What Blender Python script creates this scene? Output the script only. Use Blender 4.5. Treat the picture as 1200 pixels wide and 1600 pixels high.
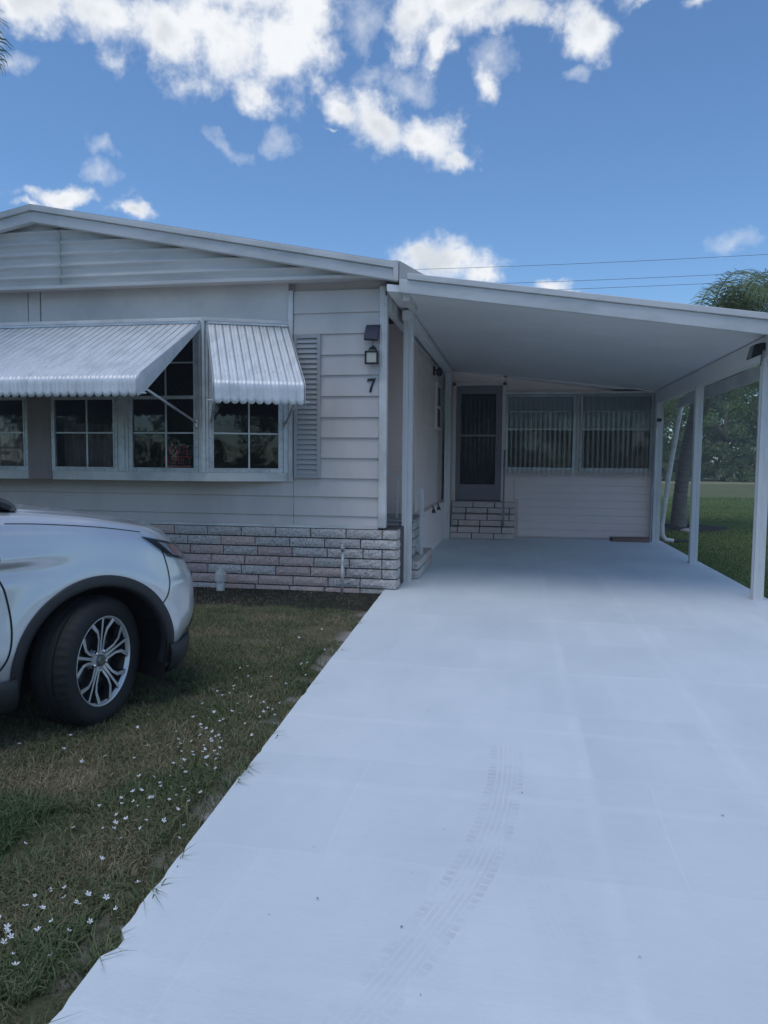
import bpy, math, random
import numpy as np
from math import sin, cos, pi, radians, hypot, atan2, asin
from mathutils import Vector, Matrix, noise as mnoise

random.seed(7)
rng = np.random.default_rng(11)
for o in list(bpy.data.objects):
    bpy.data.objects.remove(o)
sc = bpy.context.scene
col = sc.collection

# ------------------------------------------------------------------ camera
CAM_F, CAM_YAW, CAM_PITCH, CAM_ROLL, CAM_H = 1142.0, 0.1776, 0.0693, 0.0085, 1.40
cd = bpy.data.cameras.new('camera')
cam = bpy.data.objects.new('camera', cd)
col.objects.link(cam)
cd.sensor_fit = 'VERTICAL'
cd.sensor_height = 36.0
cd.lens = CAM_F / 1600.0 * 36.0
cd.clip_start = 0.05
cd.clip_end = 2000.0
fw = Vector((-sin(CAM_YAW) * cos(CAM_PITCH), cos(CAM_YAW) * cos(CAM_PITCH), -sin(CAM_PITCH)))
rt = Vector((cos(CAM_YAW), sin(CAM_YAW), 0))
up = rt.cross(fw)
r2 = rt * cos(CAM_ROLL) + up * sin(CAM_ROLL)
u2 = up * cos(CAM_ROLL) - rt * sin(CAM_ROLL)
m3 = Matrix((r2, u2, -fw)).transposed()
cam.matrix_world = Matrix.Translation((0, 0, CAM_H)) @ m3.to_4x4()
sc.camera = cam

# ------------------------------------------------------------------ world
SUN_EL, SUN_AZ = radians(71), radians(208)      # azimuth from +Y towards +X
world = bpy.data.worlds.new('World')
sc.world = world
world.use_nodes = True
wn, wl = world.node_tree.nodes, world.node_tree.links
wn.clear()


def wnode(t, **kw):
    n = wn.new(t)
    for k, v in kw.items():
        setattr(n, k, v)
    return n


def wmath(op, a, b=None, c=None, clamp=False):
    n = wnode('ShaderNodeMath', operation=op, use_clamp=clamp)
    for i, x in enumerate((a, b, c)):
        if x is None:
            continue
        if isinstance(x, (int, float)):
            n.inputs[i].default_value = x
        else:
            wl.new(x, n.inputs[i])
    return n.outputs[0]


CLOUD_GAIN = 6.7
sky = wnode('ShaderNodeTexSky', sky_type='NISHITA')
sky.sun_disc = False
sky.sun_elevation = SUN_EL
sky.sun_rotation = SUN_AZ
sky.air_density = 1.0
sky.dust_density = 0.3
sky.ozone_density = 3.0
tc = wnode('ShaderNodeTexCoord')
nrm = wnode('ShaderNodeVectorMath', operation='NORMALIZE')
wl.new(tc.outputs['Generated'], nrm.inputs[0])
sep = wnode('ShaderNodeSeparateXYZ')
wl.new(nrm.outputs[0], sep.inputs[0])
az = wmath('ARCTAN2', sep.outputs[0], sep.outputs[1])
el = wmath('ARCSINE', sep.outputs[2])
pv = wnode('ShaderNodeCombineXYZ')
wl.new(az, pv.inputs[0])
wl.new(el, pv.inputs[1])


def wnoise(scale, detail, rough, vec, off=(0, 0, 0)):
    mp = wnode('ShaderNodeMapping')
    mp.inputs['Location'].default_value = off
    wl.new(vec, mp.inputs[0])
    n = wnode('ShaderNodeTexNoise')
    n.inputs['Scale'].default_value = scale
    n.inputs['Detail'].default_value = detail
    n.inputs['Roughness'].default_value = rough
    wl.new(mp.outputs[0], n.inputs['Vector'])
    return n


# warped coordinates so that the outlines curl
w1 = wnoise(9.0, 5, .6, nrm.outputs[0])
wsub = wnode('ShaderNodeVectorMath', operation='SUBTRACT')
wl.new(w1.outputs['Color'], wsub.inputs[0])
wsub.inputs[1].default_value = (.5, .5, .5)
wsc = wnode('ShaderNodeVectorMath', operation='SCALE')
wl.new(wsub.outputs[0], wsc.inputs[0])
wsc.inputs['Scale'].default_value = .085
wad = wnode('ShaderNodeVectorMath', operation='ADD')
wl.new(pv.outputs[0], wad.inputs[0])
wl.new(wsc.outputs[0], wad.inputs[1])
flat = wnode('ShaderNodeVectorMath', operation='MULTIPLY')
wl.new(wad.outputs[0], flat.inputs[0])
flat.inputs[1].default_value = (1, 1, 0)

# cumulus: azimuth, elevation, half-widths, tilt, weight (radians)
CLOUDS = [
    (-0.6071, 0.4925, 0.046, 0.0274, 0.0, 1), (-0.5433, 0.4897, 0.0692, 0.0344, -0.262, 1), (-0.4607, 0.4869, 0.0816, 0.0399, -0.262, 1), (-0.3896, 0.5039, 0.0885, 0.0478, 0.0, 1),
    (-0.3164, 0.4915, 0.065, 0.0536, 0.0, 1), (-0.3453, 0.4513, 0.0359, 0.0264, -0.524, 0.95), (-0.4287, 0.5491, 0.2121, 0.0358, 0.0, 1), (-0.2916, 0.5264, 0.0497, 0.0441, 0.0, 1),
    (-0.237, 0.4338, 0.0505, 0.0245, -0.436, 0.95), (-0.1905, 0.4212, 0.0662, 0.0363, -0.349, 1), (-0.131, 0.4041, 0.0623, 0.0297, -0.384, 1), (-0.0842, 0.3822, 0.0346, 0.0122, -0.436, 0.9),
    (-0.2538, 0.4129, 0.0275, 0.0059, -0.349, 0.6), (-0.141, 0.5148, 0.0409, 0.0375, 0.175, 1), (-0.0829, 0.5286, 0.0805, 0.0267, 0.0, 1), (-0.1071, 0.4895, 0.0345, 0.0202, 0.524, 0.85),
    (-0.0006, 0.5212, 0.0697, 0.0204, 0.0, 0.95), (0.0679, 0.5034, 0.0391, 0.027, -0.611, 1), (-0.0341, 0.5554, 0.164, 0.0304, 0.0, 1), (-0.0439, 0.4521, 0.0269, 0.0238, 0.96, 0.78),
    (0.1403, 0.5213, 0.0405, 0.0099, 0.0, 0.7), (0.214, 0.5055, 0.0292, 0.0111, 0.175, 0.8), (0.1768, 0.5329, 0.0926, 0.018, 0.0, 0.9), (-0.5835, 0.311, 0.0494, 0.0112, 0.07, 0.85),
    (-0.5134, 0.3054, 0.0351, 0.0147, -0.14, 0.85), (-0.6122, 0.2968, 0.0262, 0.0075, 0.0, 0.7), (-0.1033, 0.2534, 0.0737, 0.0271, -0.07, 1), (-0.1376, 0.2638, 0.0334, 0.0135, 0.0, 0.85),
    (-0.0564, 0.2393, 0.0366, 0.0171, -0.175, 0.85), (0.0437, 0.2323, 0.0353, 0.0143, 0.0, 0.85), (0.0764, 0.2215, 0.0226, 0.0068, 0.0, 0.6), (-0.6487, 0.4553, 0.019, 0.025, 0.0, 0.6),
]
WISPS = [(-0.3864, 0.3968, 0.0482, 0.0166, -0.314), (-0.3232, 0.4013, 0.0289, 0.0216, 0.175), (-0.5461, 0.3604, 0.027, 0.015, -0.175), (-0.548, 0.3384, 0.0231, 0.015, 0.0), (0.2632, 0.262, 0.0405, 0.0166, 0.0), (-0.6258, 0.4364, 0.025, 0.015, 0.524), (-0.2082, 0.5236, 0.0385, 0.0499, 0.349), (-0.191, 0.4741, 0.0433, 0.0183, 0.175), (0.0652, 0.4651, 0.025, 0.0133, 0.349), (-0.1487, 0.4613, 0.0385, 0.025, 0.0), (-0.0321, 0.4772, 0.0433, 0.025, 0.524)]
acc = None
for (ca, ce, rx, ry, ang, wt) in CLOUDS:
    mp = wnode('ShaderNodeMapping', vector_type='TEXTURE')
    mp.inputs['Location'].default_value = (ca, ce, 0)
    mp.inputs['Rotation'].default_value = (0, 0, ang)
    mp.inputs['Scale'].default_value = (rx, ry, 1)
    wl.new(flat.outputs[0], mp.inputs[0])
    ln = wnode('ShaderNodeVectorMath', operation='LENGTH')
    wl.new(mp.outputs[0], ln.inputs[0])
    d = wmath('MULTIPLY_ADD', ln.outputs['Value'], -.75, wt * .95)
    acc = d if acc is None else wmath('SMOOTH_MAX', acc, d, .12)
# the same kind of cumulus carries on over the rest of the sky
gen = wnoise(3.1, 5, .55, nrm.outputs[0], (3.1, 1.7, .4))
gdens = wmath('MULTIPLY_ADD', gen.outputs['Fac'], 4.0, -2.05)
azd = wmath('ABSOLUTE', wmath('SUBTRACT', az, -.18))
inview = wmath('MULTIPLY', wmath('LESS_THAN', azd, .62), wmath('LESS_THAN', el, .66))
gd2 = wmath('SUBTRACT', gdens, wmath('MULTIPLY', inview, 6.0))
acc = wmath('MAXIMUM', acc, gd2)
fine = wnoise(26.0, 7, .62, nrm.outputs[0], (1, 5, 2))
dens = wmath('ADD', acc, wmath('MULTIPLY_ADD', fine.outputs['Fac'], 1.6, -.78))
mr = wnode('ShaderNodeMapRange', interpolation_type='SMOOTHSTEP')
wl.new(dens, mr.inputs['Value'])
mr.inputs['From Min'].default_value = .05
mr.inputs['From Max'].default_value = .80
wacc = None
for (ca, ce, rx, ry, ang) in WISPS:
    mp = wnode('ShaderNodeMapping', vector_type='TEXTURE')
    mp.inputs['Location'].default_value = (ca, ce, 0)
    mp.inputs['Rotation'].default_value = (0, 0, ang)
    mp.inputs['Scale'].default_value = (rx, ry, 1)
    wl.new(flat.outputs[0], mp.inputs[0])
    ln = wnode('ShaderNodeVectorMath', operation='LENGTH')
    wl.new(mp.outputs[0], ln.inputs[0])
    d = wmath('SUBTRACT', 1.0, ln.outputs['Value'])
    wacc = d if wacc is None else wmath('MAXIMUM', wacc, d)
wsp = wmath('MULTIPLY', wmath('ADD', wacc, wmath('MULTIPLY_ADD', fine.outputs['Fac'], 2.2, -1.25)), .55, None, True)
wsp = wmath('MINIMUM', wsp, .5)
alpha = wmath('MULTIPLY', wmath('MAXIMUM', mr.outputs[0], wsp), wmath('GREATER_THAN', sep.outputs[2], -.02))
grey = wnoise(11.0, 4, .55, nrm.outputs[0], (7, 2, 9))
core = wnode('ShaderNodeMapRange', interpolation_type='SMOOTHSTEP')
wl.new(wmath('ADD', dens, wmath('MULTIPLY_ADD', grey.outputs['Fac'], 2.6, -1.3)), core.inputs['Value'])
core.inputs['From Min'].default_value = .55
core.inputs['From Max'].default_value = 1.45
cr = wnode('ShaderNodeMix', data_type='RGBA')
wl.new(core.outputs[0], cr.inputs['Factor'])
cr.inputs['A'].default_value = (1.0 * CLOUD_GAIN, 1.02 * CLOUD_GAIN, 1.05 * CLOUD_GAIN, 1)
cr.inputs['B'].default_value = (.74 * CLOUD_GAIN, .79 * CLOUD_GAIN, .84 * CLOUD_GAIN, 1)
sg = wnode('ShaderNodeVectorMath', operation='MULTIPLY')
wl.new(sky.outputs[0], sg.inputs[0])
sg.inputs[1].default_value = (.73, .94, 1.09)      # cool white balance of the photograph
mx = wnode('ShaderNodeMix', data_type='RGBA')
wl.new(alpha, mx.inputs['Factor'])
wl.new(sg.outputs[0], mx.inputs['A'])
wl.new(cr.outputs['Result'], mx.inputs['B'])
bg = wnode('ShaderNodeBackground')
bg.inputs['Strength'].default_value = .10
wl.new(mx.outputs['Result'], bg.inputs['Color'])
wo = wnode('ShaderNodeOutputWorld')
wl.new(bg.outputs[0], wo.inputs[0])
world.cycles.sampling_method = 'MANUAL'
world.cycles.sample_map_resolution = 512
sc.cycles.max_bounces = 6
sc.cycles.diffuse_bounces = 3
sc.cycles.glossy_bounces = 3
sc.cycles.transmission_bounces = 4
sc.cycles.transparent_max_bounces = 10
sc.cycles.volume_bounces = 0

# ------------------------------------------------------------------ sun (veiled by cloud: weak and broad)
sd = bpy.data.lights.new('sun', 'SUN')
sd.energy = .85
sd.angle = radians(40)
sd.color = (1.0, .96, .91)
sun = bpy.data.objects.new('sun', sd)
col.objects.link(sun)
sdir = Vector((sin(SUN_AZ) * cos(SUN_EL), cos(SUN_AZ) * cos(SUN_EL), sin(SUN_EL)))
sun.rotation_euler = (-sdir).to_track_quat('-Z', 'Y').to_euler()
sun.location = sdir * 40

# ------------------------------------------------------------------ exposure
sc.view_settings.view_transform = 'Standard'
sc.view_settings.look = 'None'
sc.view_settings.exposure = 0.50
sc.view_settings.gamma = 1.0
sc.view_settings.use_curve_mapping = False

# ================================================================== helpers
def tag(o, label=None, cat=None, group=None, kind=None):
    if label: o['label'] = label
    if cat: o['category'] = cat
    if group: o['group'] = group
    if kind: o['kind'] = kind
    return o


def empty(name, loc, label, cat, group=None, rz=0.0):
    o = bpy.data.objects.new(name, None)
    o.empty_display_size = .2
    col.objects.link(o)
    o.location = loc
    o.rotation_euler = (0, 0, rz)
    return tag(o, label, cat, group)


def link(name, me, mat=None, parent=None, local=False):
    o = bpy.data.objects.new(name, me)
    col.objects.link(o)
    if mat is not None and len(me.materials) == 0:
        me.materials.append(mat)
    if parent is not None:
        o.parent = parent
        if not local:
            off = Vector(parent.location) if parent.parent is None else Vector((0, 0, 0))
            o.matrix_parent_inverse = Matrix.Translation(-off)
    return o


class MB:
    def __init__(s):
        s.v, s.f = [], []

    def add(s, vs, fs):
        b = len(s.v)
        s.v += [tuple(x) for x in vs]
        s.f += [tuple(i + b for i in f) for f in fs]
        return s

    def box(s, x0, x1, y0, y1, z0, z1):
        vs = [(x0, y0, z0), (x1, y0, z0), (x1, y1, z0), (x0, y1, z0), (x0, y0, z1), (x1, y0, z1), (x1, y1, z1), (x0, y1, z1)]
        return s.add(vs, [(0, 3, 2, 1), (4, 5, 6, 7), (0, 1, 5, 4), (1, 2, 6, 5), (2, 3, 7, 6), (3, 0, 4, 7)])

    def hexa(s, a, b):
        """a, b: four corner points each, opposite quads"""
        return s.add(list(a) + list(b), [(3, 2, 1, 0), (4, 5, 6, 7), (0, 1, 5, 4), (1, 2, 6, 5), (2, 3, 7, 6), (3, 0, 4, 7)])

    def bar(s, p, q, w, h, upv=(0, 0, 1)):
        p, q = Vector(p), Vector(q)
        d = (q - p).normalized()
        sx = d.cross(Vector(upv))
        if sx.length < 1e-4:
            sx = d.cross(Vector((0, 1, 0)))
        sx.normalize()
        uz = sx.cross(d)
        def ring(c):
            return [c - sx * w / 2 - uz * h / 2, c + sx * w / 2 - uz * h / 2, c + sx * w / 2 + uz * h / 2, c - sx * w / 2 + uz * h / 2]
        return s.hexa(ring(p), ring(q))

    def tube(s, pts, r, n=8, cap=True):
        pts = [Vector(p) for p in pts]
        rs = r if isinstance(r, (list, tuple)) else [r] * len(pts)
        b = len(s.v)
        prev = None
        for i, p in enumerate(pts):
            d = (pts[min(i + 1, len(pts) - 1)] - pts[max(i - 1, 0)]).normalized()
            a = prev if prev is not None else (Vector((0, 0, 1)) if abs(d.z) < .9 else Vector((1, 0, 0)))
            x = (a - d * a.dot(d)).normalized()
            prev = x
            y = d.cross(x)
            for k in range(n):
                t = 2 * pi * k / n
                s.v.append(tuple(p + (x * cos(t) + y * sin(t)) * rs[i]))
        for i in range(len(pts) - 1):
            for k in range(n):
                k2 = (k + 1) % n
                s.f.append((b + i * n + k, b + i * n + k2, b + (i + 1) * n + k2, b + (i + 1) * n + k))
        if cap:
            s.f.append(tuple(b + k for k in range(n))[::-1])
            e = b + (len(pts) - 1) * n
            s.f.append(tuple(e + k for k in range(n)))
        return s

    def lathe(s, prof, n=32, axis='z', c=(0, 0, 0), cap=True):
        """prof: list of (radius, along)"""
        b = len(s.v)
        for (r, h) in prof:
            for k in range(n):
                t = 2 * pi * k / n
                if axis == 'z':
                    s.v.append((c[0] + r * cos(t), c[1] + r * sin(t), c[2] + h))
                else:
                    s.v.append((c[0] + r * cos(t), c[1] + h, c[2] + r * sin(t)))
        for i in range(len(prof) - 1):
            for k in range(n):
                k2 = (k + 1) % n
                q = (b + i * n + k, b + i * n + k2, b + (i + 1) * n + k2, b + (i + 1) * n + k)
                s.f.append(q if axis == 'z' else q[::-1])
        if cap:
            s.f.append(tuple(b + k for k in range(n))[::-1])
            e = b + (len(prof) - 1) * n
            s.f.append(tuple(e + k for k in range(n)))
        return s

    def prism(s, poly, z0, z1):
        n = len(poly)
        vs = [(x, y, z0) for x, y in poly] + [(x, y, z1) for x, y in poly]
        fs = [tuple(range(n))[::-1], tuple(range(n, 2 * n))] + [(i, (i + 1) % n, n + (i + 1) % n, n + i) for i in range(n)]
        return s.add(vs, fs)

    def prism_y(s, poly, y0, y1):
        """poly in (x, z)"""
        n = len(poly)
        vs = [(x, y0, z) for x, z in poly] + [(x, y1, z) for x, z in poly]
        fs = [tuple(range(n)), tuple(range(n, 2 * n))[::-1]] + [(i, n + i, n + (i + 1) % n, (i + 1) % n) for i in range(n)]
        return s.add(vs, fs)

    def mesh(s, name, smooth=False):
        me = bpy.data.meshes.new(name)
        me.from_pydata(s.v, [], s.f)
        me.update()
        if smooth:
            me.polygons.foreach_set('use_smooth', [True] * len(me.polygons))
        return me

    def build(s, name, mat, parent=None, smooth=False, local=False, bevel=0, angle=None):
        me = s.mesh(name, smooth)
        o = link(name, me, mat, parent, local)
        if bevel:
            b = o.modifiers.new('bevel', 'BEVEL')
            b.width = bevel
            b.segments = 2
            b.limit_method = 'ANGLE'
        if angle is not None:
            me.set_sharp_from_angle(angle=radians(angle))
        return o


# ------------------------------------------------------------------ materials
def M(name, c, rough=.6, var=.10, scale=6.0, bump=0.0, bscale=80.0, metal=0.0, spec=.5, c2=None, c2amt=.5, c2scale=3.0,
      c2lo=.45, c2hi=.62, coat=0.0, rand=0.0, stretch=(1, 1, 1), objco=True):
    m = bpy.data.materials.new(name)
    m.use_nodes = True
    nt = m.node_tree
    n, l = nt.nodes, nt.links
    bs = n['Principled BSDF']
    bs.inputs['Roughness'].default_value = rough
    bs.inputs['Metallic'].default_value = metal
    bs.inputs['Specular IOR Level'].default_value = spec
    bs.inputs['Coat Weight'].default_value = coat
    bs.inputs['Coat Roughness'].default_value = .04
    g = n.new('ShaderNodeNewGeometry')
    mp = n.new('ShaderNodeMapping')
    mp.inputs['Scale'].default_value = stretch
    l.new(g.outputs['Position'], mp.inputs[0])
    t = n.new('ShaderNodeTexNoise')
    t.inputs['Scale'].default_value = scale
    t.inputs['Detail'].default_value = 6
    t.inputs['Roughness'].default_value = .62
    l.new(mp.outputs[0], t.inputs['Vector'])
    r = n.new('ShaderNodeValToRGB')
    r.color_ramp.elements[0].position = .28
    r.color_ramp.elements[1].position = .72
    r.color_ramp.elements[0].color = tuple(max(0, x * (1 - var)) for x in c) + (1,)
    r.color_ramp.elements[1].color = tuple(min(1, x * (1 + var)) for x in c) + (1,)
    l.new(t.outputs['Fac'], r.inputs[0])
    out = r.outputs[0]
    if c2 is not None:
        t2 = n.new('ShaderNodeTexNoise')
        t2.inputs['Scale'].default_value = c2scale
        t2.inputs['Detail'].default_value = 7
        t2.inputs['Roughness'].default_value = .65
        l.new(mp.outputs[0], t2.inputs['Vector'])
        k = n.new('ShaderNodeMapRange')
        k.inputs['From Min'].default_value = c2lo
        k.inputs['From Max'].default_value = c2hi
        k.inputs['To Max'].default_value = c2amt
        l.new(t2.outputs['Fac'], k.inputs['Value'])
        x = n.new('ShaderNodeMix'); x.data_type = 'RGBA'
        l.new(k.outputs[0], x.inputs['Factor'])
        l.new(out, x.inputs['A'])
        x.inputs['B'].default_value = tuple(c2) + (1,)
        out = x.outputs['Result']
    if rand:
        oi = n.new('ShaderNodeObjectInfo')
        h = n.new('ShaderNodeHueSaturation')
        k = n.new('ShaderNodeMapRange')
        k.inputs['To Min'].default_value = 1 - rand
        k.inputs['To Max'].default_value = 1 + rand
        l.new(oi.outputs['Random'], k.inputs['Value'])
        l.new(k.outputs[0], h.inputs['Value'])
        l.new(out, h.inputs['Color'])
        out = h.outputs[0]
    l.new(out, bs.inputs['Base Color'])
    if bump:
        t3 = n.new('ShaderNodeTexNoise')
        t3.inputs['Scale'].default_value = bscale
        t3.inputs['Detail'].default_value = 5
        l.new(mp.outputs[0], t3.inputs['Vector'])
        b = n.new('ShaderNodeBump')
        b.inputs['Strength'].default_value = bump
        b.inputs['Distance'].default_value = .01
        l.new(t3.outputs['Fac'], b.inputs['Height'])
        l.new(b.outputs[0], bs.inputs['Normal'])
    return m


m_wall = M('siding_paint', (.635, .585, .545), .55, .05, 1.2, .05, 200, c2=(.44, .41, .385), c2amt=.45, c2scale=.9, stretch=(1, 1, .4))
m_wallpink = M('side_paint', (.82, .68, .635), .6, .06, 1.0, .05, 160)
m_panel = M('panel_paint', (.67, .635, .60), .5, .05, .8, .03, 60, c2=(.45, .44, .43), c2amt=.5, c2scale=.7)
m_gable = M('gable_metal_paint', (.64, .62, .59), .5, .08, 1.5, .03, 60, c2=(.40, .42, .41), c2amt=.5, c2scale=1.2, stretch=(.5, 1, 3))
m_trim = M('white_trim_paint', (.72, .70, .67), .5, .08, 2.5, .04, 120, c2=(.40, .40, .38), c2amt=.5, c2scale=2.2)
m_fascia = M('fascia_aluminium', (.67, .66, .64), .45, .08, 2.0, .03, 90, c2=(.42, .43, .42), c2amt=.6, c2scale=1.6, stretch=(.6, 1, 2))
m_ceiling = M('carport_pan_paint', (.82, .81, .79), .45, .05, 1.0, .02, 40)
m_post = M('post_paint', (.72, .715, .70), .45, .06, 3, .03, 120, c2=(.40, .40, .39), c2amt=.4, c2scale=3.0, stretch=(1, 1, .3))
m_roof = M('roof_coating', (.45, .44, .43), .7, .1, 2, .1, 60)
m_alum = M('mill_aluminium', (.60, .62, .63), .38, .10, 5, .02, 60, metal=.55, c2=(.38, .39, .40), c2amt=.5, c2scale=6)
m_awn = M('awning_enamel', (.78, .79, .79), .38, .07, 2.5, .02, 60, metal=.15, spec=.5, c2=(.52, .53, .53), c2amt=.5, c2scale=3.4, stretch=(2.2, 1, 1))
m_seam_shade = M('awning_lock_seam_shade', (.30, .32, .34), .5, .2, 8, metal=.3)  # groove shade between the pans put into the seam colour
m_screw = M('screw_head', (.03, .03, .035), .5)
m_wood = M('painted_wood_post', (.30, .25, .24), .65, .10, 4, .08, 60, stretch=(2, 2, .4))
m_block = M('split_face_block', (.61, .565, .525), .9, .22, 38, .9, 55, c2=(.16, .15, .14), c2amt=.72, c2scale=70, c2lo=.5, c2hi=.6, rand=.10)
m_blockpink = M('split_face_block_pink', (.60, .46, .41), .9, .2, 38, .9, 55, c2=(.16, .13, .12), c2amt=.6, c2scale=70, c2lo=.52, c2hi=.62, rand=.10)
m_blockfar = M('painted_block', (.62, .53, .50), .8, .1, 10, .4, 60, rand=.07)
m_mortar = M('mortar_joint', (.08, .075, .075), .95, .15, 30, .3, 90)
m_cap = M('concrete_tread', (.40, .38, .37), .85, .12, 10, .3, 70)
m_shutter = M('shutter_paint', (.40, .40, .395), .5, .06, 3, .03, 90)
m_black = M('black_plastic', (.012, .013, .015), .42, .1, 5)
m_solar = M('solar_cell_glass', (.010, .020, .055), .45, .15, 8, spec=.3)
m_lens = M('lamp_lens', (.55, .53, .42), .25, .08, 20)
m_num = M('house_number_black', (.012, .012, .014), .35)
m_pvc = M('pvc_pipe', (.72, .71, .68), .4, .06, 6, c2=(.40, .38, .34), c2amt=.4, c2scale=9)
m_galv = M('galvanised_pipe', (.66, .66, .65), .45, .15, 9, metal=.5, c2=(.30, .24, .20), c2amt=.5, c2scale=14)
m_rail = M('white_rail_paint', (.66, .66, .66), .4, .05, 6)
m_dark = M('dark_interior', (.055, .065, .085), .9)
m_curtain = M('curtain_cloth', (.62, .48, .48), .9, .12, 9)
m_blind = M('window_shade', (.80, .80, .76), .8, .06, 3)
m_doorf = M('door_frame_paint', (.22, .20, .22), .5, .06, 3)
m_plank = M('brown_board', (.20, .12, .10), .7, .2, 6, .2, 40, stretch=(.5, 3, 3))
m_rubber = M('tyre_rubber', (.014, .014, .015), .75, .15, 20, .15, 120)
m_clad = M('cladding_plastic', (.022, .023, .025), .55, .1, 10, .15, 300)
m_chrome = M('chrome', (.75, .76, .78), .12, .02, 5, metal=1.0)
m_mach = M('machined_alloy', (.66, .67, .68), .32, .05, 20, metal=.55)
m_pocket = M('dark_alloy', (.02, .02, .022), .45, .05, 10, metal=.3)
m_disc = M('brake_disc_steel', (.22, .22, .22), .4, .1, 30, metal=.9)
m_gap = M('panel_gap', (.006, .006, .007), .7)
m_lampred = M('lamp_orange', (.80, .42, .34), .3)
m_lampclear = M('lamp_reflector', (.72, .73, .75), .25, .03, 4, metal=.15)
m_lampbase = M('lamp_housing', (.03, .03, .034), .3)
m_palmtrunk = M('palm_trunk_bark', (.20, .18, .165), .9, .25, 6, .6, 30, stretch=(1, 1, 4))
m_palmboot = M('palm_leaf_base', (.34, .33, .30), .8, .2, 8, .3, 40)
m_mulch = M('dark_mulch', (.030, .024, .020), .95, .4, 25, .8, 60)
m_bark = M('tree_bark', (.10, .085, .07), .9, .25, 8, .5, 30)
m_wire = M('wire', (.03, .03, .03), .6)
m_polewood = M('pole_wood', (.16, .13, .10), .9, .2, 6, .3, 30, stretch=(1, 1, .2))
m_petal = M('white_petal', (.76, .77, .79), .6, .05, 40)
m_stem = M('flower_stem', (.06, .12, .03), .7)
m_signblack = M('sign_black', (.012, .012, .014), .45)
m_signred = M('sign_red', (1.0, .15, .12), .45)
m_signedge = M('sign_edge', (.22, .22, .24), .5)
m_stone = M('edging_stone', (.42, .40, .38), .9, .15, 15, .4, 40)


def glass_mat(name, tint, rough=.03, ior=1.45, mixmin=0.0):
    m = bpy.data.materials.new(name)
    m.use_nodes = True
    n, l = m.node_tree.nodes, m.node_tree.links
    n.clear()
    o = n.new('ShaderNodeOutputMaterial')
    tr = n.new('ShaderNodeBsdfTransparent'); tr.inputs[0].default_value = tint + (1,)
    gl = n.new('ShaderNodeBsdfGlossy'); gl.inputs['Roughness'].default_value = rough
    fr = n.new('ShaderNodeFresnel'); fr.inputs['IOR'].default_value = ior
    a = n.new('ShaderNodeMath'); a.operation = 'MULTIPLY_ADD'
    a.inputs[1].default_value = 1.0; a.inputs[2].default_value = mixmin
    a.use_clamp = True
    l.new(fr.outputs[0], a.inputs[0])
    # slight waviness of old glass
    g = n.new('ShaderNodeNewGeometry')
    t = n.new('ShaderNodeTexNoise'); t.inputs['Scale'].default_value = 3.0
    l.new(g.outputs['Position'], t.inputs['Vector'])
    b = n.new('ShaderNodeBump'); b.inputs['Strength'].default_value = .12; b.inputs['Distance'].default_value = .02
    l.new(t.outputs['Fac'], b.inputs['Height'])
    l.new(b.outputs[0], gl.inputs['Normal'])
    mx = n.new('ShaderNodeMixShader')
    l.new(a.outputs[0], mx.inputs[0]); l.new(tr.outputs[0], mx.inputs[1]); l.new(gl.outputs[0], mx.inputs[2])
    l.new(mx.outputs[0], o.inputs[0])
    return m


m_glass = glass_mat('window_glass', (.78, .80, .82))
m_carglass = glass_mat('car_glass', (.10, .12, .13), .02, 1.5)
m_lampglass = glass_mat('lamp_glass', (.86, .88, .90), .02, 1.45)
m_corr = glass_mat('corrugated_clear_panel', (.86, .88, .90), .22, 1.5, .045)
m_clear = glass_mat('sunroom_glass', (.86, .88, .90))


def paint_mat():
    m = bpy.data.materials.new('silver_car_paint')
    m.use_nodes = True
    n, l = m.node_tree.nodes, m.node_tree.links
    bs = n['Principled BSDF']
    g = n.new('ShaderNodeNewGeometry')
    t = n.new('ShaderNodeTexNoise'); t.inputs['Scale'].default_value = 2.2; t.inputs['Detail'].default_value = 8
    l.new(g.outputs['Position'], t.inputs['Vector'])
    r = n.new('ShaderNodeValToRGB')
    r.color_ramp.elements[0].position = .3; r.color_ramp.elements[1].position = .75
    r.color_ramp.elements[0].color = (.56, .58, .60, 1); r.color_ramp.elements[1].color = (.64, .66, .68, 1)
    l.new(t.outputs['Fac'], r.inputs[0]); l.new(r.outputs[0], bs.inputs['Base Color'])
    k = n.new('ShaderNodeMapRange'); k.inputs['To Min'].default_value = .30; k.inputs['To Max'].default_value = .46
    l.new(t.outputs['Fac'], k.inputs['Value']); l.new(k.outputs[0], bs.inputs['Roughness'])
    bs.inputs['Metallic'].default_value = .65
    bs.inputs['Coat Weight'].default_value = .9
    bs.inputs['Coat Roughness'].default_value = .05
    return m


m_paint = paint_mat()


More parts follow.
